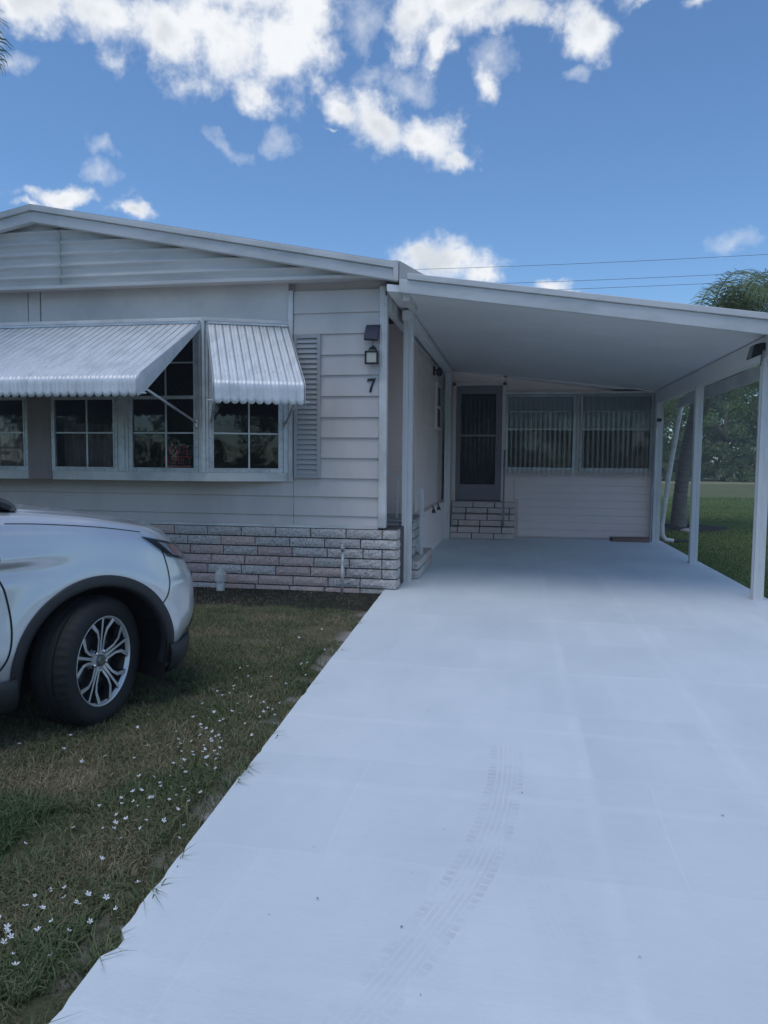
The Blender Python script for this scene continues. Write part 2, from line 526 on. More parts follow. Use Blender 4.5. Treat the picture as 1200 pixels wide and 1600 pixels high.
def attr_ramp_mat(name, stops, rough=.6, trans=.25):
    """leaf/blade colour by a per-blade attribute"""
    m = bpy.data.materials.new(name)
    m.use_nodes = True
    n, l = m.node_tree.nodes, m.node_tree.links
    bs = n['Principled BSDF']
    at = n.new('ShaderNodeAttribute'); at.attribute_name = 'tone'
    r = n.new('ShaderNodeValToRGB')
    e = r.color_ramp.elements
    e[0].position, e[0].color = stops[0][0], stops[0][1] + (1,)
    e[1].position, e[1].color = stops[-1][0], stops[-1][1] + (1,)
    for p, c in stops[1:-1]:
        x = e.new(p); x.color = c + (1,)
    l.new(at.outputs['Fac'], r.inputs[0])
    l.new(r.outputs[0], bs.inputs['Base Color'])
    bs.inputs['Roughness'].default_value = rough
    bs.inputs['Specular IOR Level'].default_value = .3
    if trans:
        tl = n.new('ShaderNodeBsdfTranslucent')
        l.new(r.outputs[0], tl.inputs[0])
        mx = n.new('ShaderNodeMixShader'); mx.inputs[0].default_value = trans
        out = n['Material Output']
        l.new(bs.outputs[0], mx.inputs[1]); l.new(tl.outputs[0], mx.inputs[2]); l.new(mx.outputs[0], out.inputs[0])
    return m


m_grass = attr_ramp_mat('lawn_blades', [(0, (.085, .13, .055)), (.30, (.14, .185, .08)), (.52, (.22, .215, .115)), (.76, (.32, .265, .165)), (1, (.48, .40, .28))])
m_grassfar = attr_ramp_mat('far_lawn_blades', [(0, (.12, .19, .06)), (.5, (.21, .28, .10)), (1, (.34, .34, .16))])
m_frond = attr_ramp_mat('palm_leaflet', [(0, (.10, .14, .06)), (.6, (.20, .26, .12)), (1, (.32, .36, .18))], .45)
m_leaf = attr_ramp_mat('tree_leaf', [(0, (.08, .125, .05)), (.5, (.185, .26, .10)), (1, (.37, .44, .18))], .5)


def tri_mesh(name, V, F, tone):
    """V (n,3), F (m,3|4), tone (n,)"""
    me = bpy.data.meshes.new(name)
    nf, k = F.shape
    me.vertices.add(len(V)); me.vertices.foreach_set('co', V.astype(np.float32).ravel())
    me.loops.add(nf * k); me.loops.foreach_set('vertex_index', F.astype(np.int32).ravel())
    me.polygons.add(nf)
    me.polygons.foreach_set('loop_start', np.arange(0, nf * k, k, dtype=np.int32))
    me.polygons.foreach_set('loop_total', np.full(nf, k, dtype=np.int32))
    a = me.attributes.new('tone', 'FLOAT', 'POINT')
    a.data.foreach_set('value', tone.astype(np.float32))
    me.update(); me.validate()
    return me


_ng = rng.random((64, 64))


def vnoise(x, y, s):
    x = np.asarray(x) * s; y = np.asarray(y) * s
    xi, yi = np.floor(x).astype(int), np.floor(y).astype(int)
    fx, fy = x - xi, y - yi
    fx = fx * fx * (3 - 2 * fx); fy = fy * fy * (3 - 2 * fy)
    g = lambda i, j: _ng[i % 64, j % 64]
    return (g(xi, yi) * (1 - fx) + g(xi + 1, yi) * fx) * (1 - fy) + (g(xi, yi + 1) * (1 - fx) + g(xi + 1, yi + 1) * fx) * fy


def fbm(x, y, s):
    return (vnoise(x, y, s) + .5 * vnoise(x + 7, y + 3, s * 2.1) + .25 * vnoise(x + 1, y + 9, s * 4.3)) / 1.75


# ================================================================== ground
GZ = -.05


def drive_left(y):
    """x of the driveway's left edge at depth y"""
    return -1.046 - .0437 * y if y < 8.0 else -1.395


def ground_mat():
    m = bpy.data.materials.new('lawn_soil')
    m.use_nodes = True
    n, l = m.node_tree.nodes, m.node_tree.links
    bs = n['Principled BSDF']
    bs.inputs['Roughness'].default_value = .95
    bs.inputs['Specular IOR Level'].default_value = .15
    g = n.new('ShaderNodeNewGeometry')

    def nz(s, d=6, r=.6):
        t = n.new('ShaderNodeTexNoise')
        t.inputs['Scale'].default_value = s; t.inputs['Detail'].default_value = d; t.inputs['Roughness'].default_value = r
        l.new(g.outputs['Position'], t.inputs['Vector'])
        return t.outputs['Fac']

    def ramp(fac, stops):
        r = n.new('ShaderNodeValToRGB')
        e = r.color_ramp.elements
        e[0].position, e[0].color = stops[0][0], stops[0][1] + (1,)
        e[1].position, e[1].color = stops[-1][0], stops[-1][1] + (1,)
        for p, c in stops[1:-1]:
            x = e.new(p); x.color = c + (1,)
        l.new(fac, r.inputs[0])
        return r.outputs[0]

    def mixc(f, a, b):
        x = n.new('ShaderNodeMix'); x.data_type = 'RGBA'
        l.new(f, x.inputs['Factor']); l.new(a, x.inputs['A']); l.new(b, x.inputs['B'])
        return x.outputs['Result']

    def rng_(v, a, b, lo=0., hi=1.):
        k = n.new('ShaderNodeMapRange')
        k.inputs['From Min'].default_value = a; k.inputs['From Max'].default_value = b
        k.inputs['To Min'].default_value = lo; k.inputs['To Max'].default_value = hi
        l.new(v, k.inputs['Value'])
        return k.outputs[0]

    def mul(a, b):
        x = n.new('ShaderNodeMath'); x.operation = 'MULTIPLY'; l.new(a, x.inputs[0]); l.new(b, x.inputs[1]); return x.outputs[0]

    grass = ramp(nz(2.2, 8, .7), [(.3, (.075, .10, .045)), (.5, (.125, .13, .070)), (.68, (.22, .185, .12))])
    grass = mixc(rng_(nz(90, 3), .35, .7, 0, .7), grass, ramp(nz(60), [(.3, (.02, .026, .012)), (.7, (.09, .09, .045))]))
    soil = ramp(nz(14, 8, .7), [(.3, (.10, .080, .065)), (.7, (.27, .225, .19))])
    sp = n.new('ShaderNodeSeparateXYZ')
    l.new(g.outputs['Position'], sp.inputs[0])
    c = mixc(rng_(nz(1.7, 6, .65), .64, .72), grass, soil)
    # bare sandy patches beside the slab
    ed = n.new('ShaderNodeMath'); ed.operation = 'MULTIPLY_ADD'
    l.new(sp.outputs[1], ed.inputs[0]); ed.inputs[1].default_value = -.0437; ed.inputs[2].default_value = -1.046
    ed2 = n.new('ShaderNodeMath'); ed2.operation = 'SUBTRACT'
    l.new(ed.outputs[0], ed2.inputs[0]); l.new(sp.outputs[0], ed2.inputs[1])
    sand0 = ramp(nz(30, 6, .7), [(.3, (.26, .235, .22)), (.7, (.42, .385, .36))])
    c = mixc(mul(mul(rng_(ed2.outputs[0], .16, .05), rng_(ed2.outputs[0], -.4, -.3)), rng_(nz(2.6, 4), .46, .54)), c, sand0)
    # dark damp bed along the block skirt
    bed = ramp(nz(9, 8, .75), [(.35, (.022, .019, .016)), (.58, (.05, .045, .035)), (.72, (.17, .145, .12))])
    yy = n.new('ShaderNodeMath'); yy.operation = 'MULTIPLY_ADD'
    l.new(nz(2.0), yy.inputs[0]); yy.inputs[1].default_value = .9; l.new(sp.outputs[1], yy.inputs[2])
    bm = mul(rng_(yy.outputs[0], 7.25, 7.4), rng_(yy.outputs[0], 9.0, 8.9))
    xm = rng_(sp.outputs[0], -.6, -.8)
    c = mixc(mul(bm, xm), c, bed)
    # drier field beyond, then a strip painted pale as sunlit lawn before the trees
    dry = ramp(nz(.6, 6), [(.3, (.11, .135, .06)), (.7, (.165, .17, .085))])
    c = mixc(rng_(sp.outputs[1], 28, 31), c, dry)
    sunlit_strip = ramp(nz(.8), [(.3, (.22, .22, .12)), (.7, (.30, .28, .17))])
    c = mixc(mul(rng_(sp.outputs[1], 56, 58), rng_(sp.outputs[1], 65, 64)), c, sunlit_strip)
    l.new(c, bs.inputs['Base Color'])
    b = n.new('ShaderNodeBump'); b.inputs['Strength'].default_value = .8; b.inputs['Distance'].default_value = .03
    l.new(nz(45, 6, .7), b.inputs['Height'])
    l.new(b.outputs[0], bs.inputs['Normal'])
    return m


xs = [-600, -200, -60, -20] + list(np.arange(-10, 8.01, .25)) + [12, 20, 60, 200, 600]
ys = [-600, -100, -20, -8] + list(np.arange(-4, 20.01, .25)) + [25, 35, 60, 120, 300, 900]
mb = MB()
for y in ys:
    for x in xs:
        near = -9.9 < x < 7.9 and 0 < y < 19.9
        z = GZ - .012 + .024 * float(fbm(np.array([x]), np.array([y]), .9)[0]) if near else GZ
        mb.v.append((x, y, z))
nx = len(xs)
for j in range(len(ys) - 1):
    for i in range(nx - 1):
        mb.f.append((j * nx + i, j * nx + i + 1, (j + 1) * nx + i + 1, (j + 1) * nx + i))
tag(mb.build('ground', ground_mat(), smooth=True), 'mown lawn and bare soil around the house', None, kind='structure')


# ------------------------------------------------------------------ driveway
def drive_mat():
    m = bpy.data.materials.new('white_painted_concrete')
    m.use_nodes = True
    n, l = m.node_tree.nodes, m.node_tree.links
    bs = n['Principled BSDF']
    bs.inputs['Roughness'].default_value = .62
    bs.inputs['Specular IOR Level'].default_value = .35
    g = n.new('ShaderNodeNewGeometry')
    sp = n.new('ShaderNodeSeparateXYZ')
    l.new(g.outputs['Position'], sp.inputs[0])

    def mth(op, a, b=None, c=None, clamp=False):
        x = n.new('ShaderNodeMath'); x.operation = op; x.use_clamp = clamp
        for i, q in enumerate((a, b, c)):
            if q is None: continue
            if isinstance(q, (int, float)): x.inputs[i].default_value = q
            else: l.new(q, x.inputs[i])
        return x.outputs[0]

    def nz(s, d=6, r=.6, st=(1, 1, 1)):
        mp = n.new('ShaderNodeMapping'); mp.inputs['Scale'].default_value = st
        l.new(g.outputs['Position'], mp.inputs[0])
        t = n.new('ShaderNodeTexNoise')
        t.inputs['Scale'].default_value = s; t.inputs['Detail'].default_value = d; t.inputs['Roughness'].default_value = r
        l.new(mp.outputs[0], t.inputs['Vector'])
        return t.outputs['Fac']

    X = mth('MULTIPLY_ADD', nz(2.0, 3), .05, sp.outputs[0])
    Y = mth('MULTIPLY_ADD', nz(1.4, 3, .5), .10, sp.outputs[1])

    def band(c, p, w, soft):           # 1 close to the line c = p
        d = mth('ABSOLUTE', mth('SUBTRACT', c, p))
        return mth('SUBTRACT', 1.0, mth('DIVIDE', mth('SUBTRACT', d, w), soft, None, True), None, True)
    # thick coats of paint along the joints and roller laps
    lines = None
    for c, p, w in [(Y, 3.05, .018), (Y, 3.86, .016), (Y, 1.86, .02), (Y, 4.95, .015), (Y, 6.6, .02), (Y, 9.0, .02), (X, .36, .010), (X, 1.08, .012)]:
        b = band(c, p, w, .03)
        lines = b if lines is None else mth('MAXIMUM', lines, b)
    lines = mth('MULTIPLY', lines, mth('MULTIPLY_ADD', nz(3.0), 2.4, -.75, True))
    # roller patches: rectangular laps of slightly different cover
    br = n.new('ShaderNodeTexBrick')
    br.offset = .37
    br.inputs['Scale'].default_value = 1.0
    br.inputs['Brick Width'].default_value = .62
    br.inputs['Row Height'].default_value = .83
    br.inputs['Mortar Size'].default_value = .004
    br.inputs['Color1'].default_value = (.35, .35, .35, 1); br.inputs['Color2'].default_value = (.65, .65, .65, 1)
    br.inputs['Mortar'].default_value = (.60, .60, .60, 1)
    cb = n.new('ShaderNodeCombineXYZ')
    l.new(X, cb.inputs[0]); l.new(Y, cb.inputs[1])
    l.new(cb.outputs[0], br.inputs['Vector'])
    cover = mth('ADD', mth('MULTIPLY_ADD', br.outputs['Color'], .75, -.375), mth('MULTIPLY_ADD', nz(1.1, 6, .6, (1.6, .8, 1)), 1.1, .02))
    cover = mth('ADD', cover, mth('MULTIPLY', lines, .24))
    cover = mth('ADD', cover, mth('MULTIPLY_ADD', nz(24, 4, .7, (.25, 1.4, 1)), .30, -.15))
    r = n.new('ShaderNodeValToRGB')
    r.color_ramp.elements[0].position = .12; r.color_ramp.elements[0].color = (.575, .635, .665, 1)
    r.color_ramp.elements[1].position = .95; r.color_ramp.elements[1].color = (.75, .795, .81, 1)
    l.new(cover, r.inputs[0])
    # pin holes and specks where the concrete shows
    sk = mth('MULTIPLY_ADD', nz(48, 3, .75, (.35, 1.6, 1)), 9.0, -5.85, True)
    sk = mth('MULTIPLY', sk, mth('MULTIPLY_ADD', nz(1.7), 4.0, -1.75, True))
    x = n.new('ShaderNodeMix'); x.data_type = 'RGBA'
    l.new(sk, x.inputs['Factor']); l.new(r.outputs[0], x.inputs['A']); x.inputs['B'].default_value = (.40, .42, .44, 1)
    l.new(x.outputs['Result'], bs.inputs['Base Color'])
    b = n.new('ShaderNodeBump'); b.inputs['Strength'].default_value = .35; b.inputs['Distance'].default_value = .006
    hh = mth('ADD', mth('MULTIPLY', nz(70, 5, .7, (.5, 1, 1)), .8), mth('MULTIPLY', lines, .6))
    l.new(hh, b.inputs['Height']); l.new(b.outputs[0], bs.inputs['Normal'])
    return m


mb = MB()
edge = []
yy = -3.0
while yy < 8.0:
    jag = .005 * (float(fbm(np.array([yy * 2]), np.array([2.0]), 1.7)[0]) - .5) * 2 + (.006 if random.random() < .08 else 0)
    if abs(yy - 1.86) < .06: jag += .045 * (1 - abs(yy - 1.86) / .06)
    edge.append((drive_left(yy) + jag, yy))
    yy += .04
edge += [(-1.40, 8.0), (-1.40, 13.93)]
poly = edge + [(2.62, 13.93), (2.62, 8.2), (2.62, -3.0)]
tag(mb.prism(poly[::-1], GZ - .10, 0.0).build('driveway', drive_mat()), 'freshly white painted concrete driveway running under the carport', None, kind='structure')
driveway = bpy.data.objects['driveway']

# ------------------------------------------------------------------ tyre marks on the paint
def mark_mat():
    m = bpy.data.materials.new('tyre_mark_scuff')
    m.use_nodes = True
    n, l = m.node_tree.nodes, m.node_tree.links
    bs = n['Principled BSDF']
    bs.inputs['Base Color'].default_value = (.47, .43, .45, 1)
    bs.inputs['Roughness'].default_value = .8
    uv = n.new('ShaderNodeUVMap'); uv.uv_map = 'UVMap'
    sp = n.new('ShaderNodeSeparateXYZ')
    l.new(uv.outputs[0], sp.inputs[0])

    def mth(op, a, b=None, c=None, clamp=False):
        x = n.new('ShaderNodeMath'); x.operation = op; x.use_clamp = clamp
        for i, q in enumerate((a, b, c)):
            if q is None: continue
            if isinstance(q, (int, float)): x.inputs[i].default_value = q
            else: l.new(q, x.inputs[i])
        return x.outputs[0]
    v = sp.outputs[1]                   # across 0..1
    u = sp.outputs[0]                   # along, metres
    e = mth('ABSOLUTE', mth('SUBTRACT', v, .5))
    shoulder = mth('MULTIPLY', mth('GREATER_THAN', e, .33), mth('LESS_THAN', e, .5))
    lug = mth('GREATER_THAN', mth('FRACT', mth('MULTIPLY', u, 26.0)), .28)
    ribs = mth('GREATER_THAN', mth('FRACT', mth('MULTIPLY', v, 7.0)), .35)
    body = mth('MULTIPLY', mth('LESS_THAN', e, .33), ribs)
    a = mth('ADD', mth('MULTIPLY', mth('MULTIPLY', shoulder, lug), .42), mth('MULTIPLY', body, .30))
    g = n.new('ShaderNodeNewGeometry')
    t = n.new('ShaderNodeTexNoise'); t.inputs['Scale'].default_value = 9; t.inputs['Detail'].default_value = 6
    l.new(g.outputs['Position'], t.inputs['Vector'])
    a = mth('MULTIPLY', a, mth('MULTIPLY_ADD', t.outputs['Fac'], 3.4, -1.2, True))
    fade = mth('MULTIPLY', mth('MULTIPLY', u, 3.0, None, True), sp.outputs[2])
    at = n.new('ShaderNodeAttribute'); at.attribute_name = 'tone'
    a = mth('MULTIPLY', a, at.outputs['Fac'])
    tr = n.new('ShaderNodeBsdfTransparent')
    mx = n.new('ShaderNodeMixShader')
    out = n['Material Output']
    l.new(a, mx.inputs[0]); l.new(tr.outputs[0], mx.inputs[1]); l.new(bs.outputs[0], mx.inputs[2]); l.new(mx.outputs[0], out.inputs[0])
    return m


m_mark = mark_mat()


def tyre_mark(pts, w, strength):
    pts = [Vector((x, y, 0)) for x, y in pts]
    # Catmull-Rom
    fine = []
    P = [pts[0] * 2 - pts[1]] + pts + [pts[-1] * 2 - pts[-2]]
    for i in range(1, len(P) - 2):
        for k in range(10):
            t = k / 10
            fine.append(.5 * ((2 * P[i]) + (P[i + 1] - P[i - 1]) * t + (2 * P[i - 1] - 5 * P[i] + 4 * P[i + 1] - P[i + 2]) * t * t + (3 * P[i] - P[i - 1] - 3 * P[i + 1] + P[i + 2]) * t ** 3))
    fine.append(pts[-1])
    vs, uvs, tone, L = [], [], [], 0
    N = len(fine)
    for i, p in enumerate(fine):
        d = (fine[min(i + 1, N - 1)] - fine[max(i - 1, 0)]).normalized()
        s = Vector((d.y, -d.x, 0))
        if i: L += (p - fine[i - 1]).length
        for k, e in ((0, -.5), (1, .5)):
            q = p + s * w * e
            vs.append((q.x, q.y, .004)); uvs.append((L, k))
            f = i / (N - 1)
            tone.append(strength * min(1, f * 5) * min(1, (1 - f) * 2.2))
    me = bpy.data.meshes.new('tyre_mark')
    me.from_pydata(vs, [], [(2 * i, 2 * i + 1, 2 * i + 3, 2 * i + 2) for i in range(N - 1)])
    ul = me.uv_layers.new(name='UVMap')
    for lp in me.loops:
        ul.data[lp.index].uv = uvs[lp.vertex_index]
    a = me.attributes.new('tone', 'FLOAT', 'POINT')
    a.data.foreach_set('value', tone)
    o = link('tyre_mark', me, m_mark, driveway)
    o['label'] = 'faint curved tyre tread mark on the white paint'


tyre_mark([(-.03, 3.75), (-.015, 3.45), (-.022, 3.1), (-.055, 2.76), (-.125, 2.4), (-.235, 2.06), (-.34, 1.78), (-.50, 1.45), (-.66, 1.15)], .155, .36)
tyre_mark([(.0, 3.0), (.05, 2.8), (.12, 2.35), (.17, 2.08), (.21, 1.8), (.25, 1.5)], .15, .08)

lit = MB()
for k in range(34):
    x, y = random.uniform(-1.2, 2.5), random.uniform(1.5, 9.5)
    if x < drive_left(y) + .05: continue
    a, l_ = random.uniform(0, 6.28), random.uniform(.003, .008)
    c_, s_ = cos(a), sin(a)
    lit.add([(x - c_ * l_, y - s_ * l_, .003), (x + s_ * l_ * .35, y - c_ * l_ * .35, .007), (x + c_ * l_, y + s_ * l_, .004), (x - s_ * l_ * .35, y + c_ * l_ * .35, .006)], [(0, 1, 2, 3)])
tag(lit.build('leaf_litter', m_mulch), 'tiny dry leaf specks scattered on the driveway', None, kind='stuff')

# ================================================================== mobile home
FY = 7.85            # front wall
CX = -1.40           # right-hand wall
PKX, PKZ, SL = -5.37, 4.21, .191
LX = 2 * PKX - CX    # left-hand wall
BY = 13.95           # sunroom wall facing the driveway
home = empty('mobile_home', (CX, FY, GZ), 'long pale mobile home with low gable, bay window and block skirt, number 7 on it', 'house')

# front wall: core behind the boards
mb = MB()
mb.box(-2.42, CX - .02, FY + .035, FY + .12, .66, 3.36)
mb.box(LX + .02, -2.42, FY + .035, FY + .12, .66, 1.30)
mb.box(LX + .02, -2.42, FY + .055, FY + .12, 2.80, 3.36)
wall = mb.build('wall', m_wall, home)


def lap_board(x0, x1, z0, z1, y, parent, mat=m_wall, axis='x', t0=.030, t1=.010):
    """one lapped board, thick lower edge"""
    w = x1 - x0
    mb = MB()
    lo, hi = z0, z1 + .012
    if axis == 'x':
        a = [(x0, y - t0, lo), (x1, y - t0, lo), (x1, y + .034, lo), (x0, y + .034, lo)]
        b = [(x0, y - t1, hi), (x1, y - t1, hi), (x1, y + .034, hi), (x0, y + .034, hi)]
    else:      # wall facing +X; y is the wall plane x
        a = [(y + t0, x0, lo), (y + t0, x1, lo), (y - .034, x1, lo), (y - .034, x0, lo)]
        b = [(y + t1, x0, hi), (y + t1, x1, hi), (y - .034, x1, hi), (y - .034, x0, hi)]
    mb.hexa(a, b)
    return mb.build('siding_board', mat, parent, bevel=.003)


zc = [.687, .793, 1.004, 1.207, 1.431, 1.654, 1.876, 2.104, 2.332, 2.551, 2.777, 3.001, 3.232]
for i in range(len(zc) - 1):
    lap_board(-2.428, -1.47, zc[i], zc[i + 1], FY, wall)
for i in range(3):
    lap_board(LX + .02, -2.432, zc[i], zc[i + 1], FY, wall)
MB().box(-2.485, -2.434, FY - .045, FY + .03, 1.16, 3.25).build('trim_strip', m_trim, home, bevel=.004)
MB().box(-1.468, -1.385, FY - .045, FY + .05, .672, 3.27).build('corner_trim', m_trim, home, bevel=.008)
MB().box(-1.44, -1.41, FY - .052, FY - .046, .69, 3.26).build('corner_trim_ridge', m_trim, home, bevel=.002)
MB().box(LX, -1.47, FY - .038, FY + .06, .655, .686).build('base_trim', m_trim, home, bevel=.004)

# flat panels above the window band
for x0, x1 in ((-9.3, -7.2), (-7.19, -5.674), (-5.500, -2.49)):
    MB().box(x0, x1, FY - .012, FY + .05, 2.93, 3.335).build('upper_panel', m_panel, home, bevel=.003)
MB().box(-5.66, -5.515, FY - .016, FY + .05, 2.92, 3.335).build('batten', m_panel, home, bevel=.004)

# overhanging gable: two corrugated panels below the rake
GYF = 7.64


def rake_z(x):
    return PKZ - SL * abs(x - PKX)


def gable_panel(x0, x1):
    zb = 3.345
    zt = 4.06
    n = 76
    vs, fs = [], []
    rows = []
    for j in range(n + 1):
        z = zb + (zt - zb) * j / n
        half = (PKZ - .10 - z) / SL
        a, b = max(x0, PKX - half), min(x1, PKX + half)
        if b - a < .02: break
        ph = ((z - zb - .03) / .128) % 1.0
        y = GYF - .030 * (math.exp(-((ph - .5) / .16) ** 2)) - .004 * sin(ph * 2 * pi)
        rows.append((a, b, y, z))
    for (a, b, y, z) in rows:
        m = 10
        for k in range(m + 1):
            x = a + (b - a) * k / m
            vs.append((x, y + .004 * sin(x * 2.1 + z * 5), z))
    m = 11
    for j in range(len(rows) - 1):
        for k in range(10):
            fs.append((j * m + k, j * m + k + 1, (j + 1) * m + k + 1, (j + 1) * m + k))
    mb = MB(); mb.add(vs, fs)
    o = mb.build('gable_panel', m_gable, home, smooth=True)
    s = o.modifiers.new('solid', 'SOLIDIFY'); s.thickness = .012; s.offset = -1
    return o


gable_panel(-9.2, -5.106)
gable_panel(-5.098, -1.45)
MB().box(-9.3, -1.42, GYF - .032, GYF + .02, 3.315, 3.350).build('gable_base_trim', m_gable, home, bevel=.005)
MB().box(-9.3, -1.39, GYF + .022, FY + .05, 3.335, 3.348).build('soffit', m_panel, home)

# rake fascia: broad lower board and a narrow upper drip edge, both sides
for sgn in (1, -1):
    xe = PKX + sgn * 4.135
    for nm, y0, y1, t0, t1 in (('fascia_board', 7.525, 7.60, .060, .178), ('drip_edge', 7.495, 7.62, .0, .058)):
        poly = [(PKX, PKZ - t1), (xe, rake_z(xe) - t1), (xe, rake_z(xe) - t0), (PKX, PKZ - t0)]
        if sgn < 0: poly = poly[::-1]
        MB().prism_y(poly, y0, y1).build(nm, m_fascia, home, bevel=.006)
    # roof slope
    xe2 = PKX + sgn * 4.15
    poly = [(PKX, PKZ - .055), (xe2, rake_z(xe2) - .055), (xe2, rake_z(xe2) + .008), (PKX, PKZ + .008)]
    if sgn < 0: poly = poly[::-1]
    MB().prism_y(poly, 7.50, 22.0).build('roof', m_roof, home)
MB().prism_y([(-1.27, 3.24), (-1.215, 3.235), (-1.215, 3.44), (-1.27, 3.445)], 7.488, 7.56).build('fascia_end_cap', m_fascia, home, bevel=.006)

# ---- bay window
BYF = 7.50
BR = -3.345          # right corner of the bay
BL = 2 * -5.32 - BR
BZ0, BZ1 = 1.17, 2.86
bay = MB()
pl = [(BR, BYF + .03), (-2.49, FY + .02), (-2.49, FY + .06), (2 * -5.32 + 2.49, FY + .06), (2 * -5.32 + 2.49, FY + .02), (BL, BYF + .03)]
bay.prism(pl, BZ0 + .005, BZ0 + .03)
bay.prism(pl, BZ1 + .02, BZ1 + .05)
bay_o = bay.build('bay', m_panel, home)
# apron below the windows and header above, one for each face
A, B_ = Vector((BR, BYF, 0)), Vector((-2.487, FY - .02, 0))


def face_piece(name, p, q, z0, z1, t, mat, off=0.0, parent=None, bevel=.003):
    p, q = Vector(p), Vector(q)
    d = (q - p).normalized()
    nrm_ = Vector((d.y, -d.x, 0))
    a, b = p + nrm_ * off, q + nrm_ * off
    c, e = a - nrm_ * t, b - nrm_ * t
    mb = MB().hexa([(a.x, a.y, z0), (b.x, b.y, z0), (e.x, e.y, z0), (c.x, c.y, z0)], [(a.x, a.y, z1), (b.x, b.y, z1), (e.x, e.y, z1), (c.x, c.y, z1)])
    return mb.build(name, mat, parent or home, bevel=bevel)


L_ = Vector((BL, BYF, 0))
B2 = Vector((2 * -5.32 + 2.487, FY - .02, 0))
for p, q in ((L_, Vector((-5.47, BYF, 0))), (Vector((-5.17, BYF, 0)), A), (A + Vector((.004, 0, 0)), B_), (B2, L_ - Vector((.004, 0, 0)))):
    face_piece('bay_apron', p, q, 1.165, 1.262, .03, m_trim, 0, home)
for p, q in ((L_, A), (A + Vector((.004, 0, 0)), B_), (B2, L_ - Vector((.004, 0, 0)))):
    face_piece('bay_header', p, q, 2.80, 2.885, .03, m_trim, 0, home)
    face_piece('header_flashing', p, q, 2.888, 2.925, .06, m_trim, .012, home)
MB().box(-5.465, -5.175, BYF - .012, BYF + .05, 1.165, 2.80).build('bay_centre_post', m_wood, home, bevel=.006)


def window(p, q, name='window'):
    """aluminium window between floor points p and q on the bay: 2 x 4 lights"""
    p, q = Vector(p), Vector(q)
    d = (q - p).normalized(); nr = Vector((d.y, -d.x, 0)); W = (q - p).length
    z0, z1 = 1.262, 2.80

    def rect(nm, s0, s1, za, zb, f, bk, mat, parent, bevel=.002):
        pts = []
        for z in (za, zb):
            r = []
            for (s, o) in ((s0, f), (s1, f), (s1, bk), (s0, bk)):
                w = p + d * s + nr * o
                r.append((w.x, w.y, z))
            pts.append(r)
        return MB().hexa(*pts).build(nm, mat, parent, bevel=bevel)
    fr = 0.0
    wf = MB()
    def wf_box(s0, s1, za, zb, f, bk):
        pts = []
        for z in (za, zb):
            pts.append([tuple(p + d * s + nr * o + Vector((0, 0, z))) for (s, o) in ((s0, f), (s1, f), (s1, bk), (s0, bk))])
        wf.hexa(*pts)
    fw_ = .035
    wf_box(0, fw_, z0, z1, .006, -.035)
    wf_box(W - fw_, W, z0, z1, .006, -.035)
    wf_box(fw_, W - fw_, z0, z0 + .034, .005, -.034)
    wf_box(fw_, W - fw_, z1 - .034, z1, .005, -.034)
    # raised inner bead
    wf_box(fw_, fw_ + .014, z0 + .034, z1 - .034, .014, -.03)
    wf_box(W - fw_ - .014, W - fw_, z0 + .034, z1 - .034, .014, -.03)
    wf_box(fw_, W - fw_, z0 + .034, z0 + .048, .015, -.03)
    win = wf.build(name, m_alum, home, bevel=.002)
    i0, i1 = fw_ + .014, W - fw_ - .014
    zr = [z0 + .048, 1.69, 2.075, 2.45, z1 - .034]
    rect('meeting_rail', i0, i1, zr[2] - .018, zr[2] + .018, .010, -.02, m_alum, win)
    for z in (zr[1], zr[3]):
        rect('muntin', i0, i1, z - .008, z + .008, -.004, -.022, m_alum, win, 0)
    mid = W / 2 + .03
    rect('muntin', mid - .009, mid + .009, zr[0], zr[2] - .018, -.006, -.020, m_alum, win, 0)
    rect('muntin', mid - .009, mid + .009, zr[2] + .018, zr[4], -.006, -.020, m_alum, win, 0)
    for r in range(4):
        za = zr[r] + (.018 if r == 2 else .008 if r else 0); zb = zr[r + 1] - (.018 if r == 1 else .008 if r < 3 else 0)
        for s0, s1 in ((i0, mid - .009), (mid + .009, i1)):
            rect('pane', s0, s1, za, zb, -.012, -.015, m_glass, win, 0)
    # screws round the frame
    sm = MB()
    def screw(s, z):
        c = p + d * s + nr * .007 + Vector((0, 0, z))
        sm.add([c + d * (.0052 * cos(t)) + Vector((0, 0, .0052 * sin(t))) for t in (0, 1.05, 2.09, 3.14, 4.19, 5.24)] , [(0, 1, 2, 3, 4, 5)])
    z = z0 + .06
    while z < z1 - .05:
        screw(.015, z); screw(W - .015, z + .004); z += .103
    s = .09
    while s < W - .06:
        screw(s, z0 + .014); s += .112
    so = sm.build('screws', m_screw, win); so['kind'] = 'stuff'
    return win


WIN = [(-5.172, -4.36), (-4.225, -3.405)]
for a, b in WIN:
    window((a, BYF, 0), (b, BYF, 0))
    window((-10.64 - b, BYF, 0), (-10.64 - a, BYF, 0))
# mullion posts between the windows
for x0, x1 in ((-4.356, -4.229), (-10.64 + 4.229, -10.64 + 4.356)):
    MB().box(min(x0, x1), max(x0, x1), BYF - .006, BYF + .035, 1.262, 2.80).build('mullion', m_alum, home, bevel=.006)
MB().box(-4.318, -4.270, BYF - .018, BYF - .007, 1.262, 2.80).build('mullion_ridge', m_alum, home, bevel=.004)
dA = (B_ - A).normalized()
window(A + dA * .06, B_ - dA * .065)
dB = (L_ - B2).normalized()
window(B2 + dB * .065, L_ - dB * .06)
MB().tube([(BR, BYF + .012, 1.262), (BR, BYF + .012, 2.90)], .034, 8).build('bay_corner_post', m_alum, home)
MB().box(-3.400, -3.372, BYF - .008, BYF + .03, 1.262, 2.80).build('mullion', m_alum, home, bevel=.003)
MB().tube([(BL, BYF + .012, 1.262), (BL, BYF + .012, 2.90)], .034, 8).build('bay_corner_post', m_alum, home)
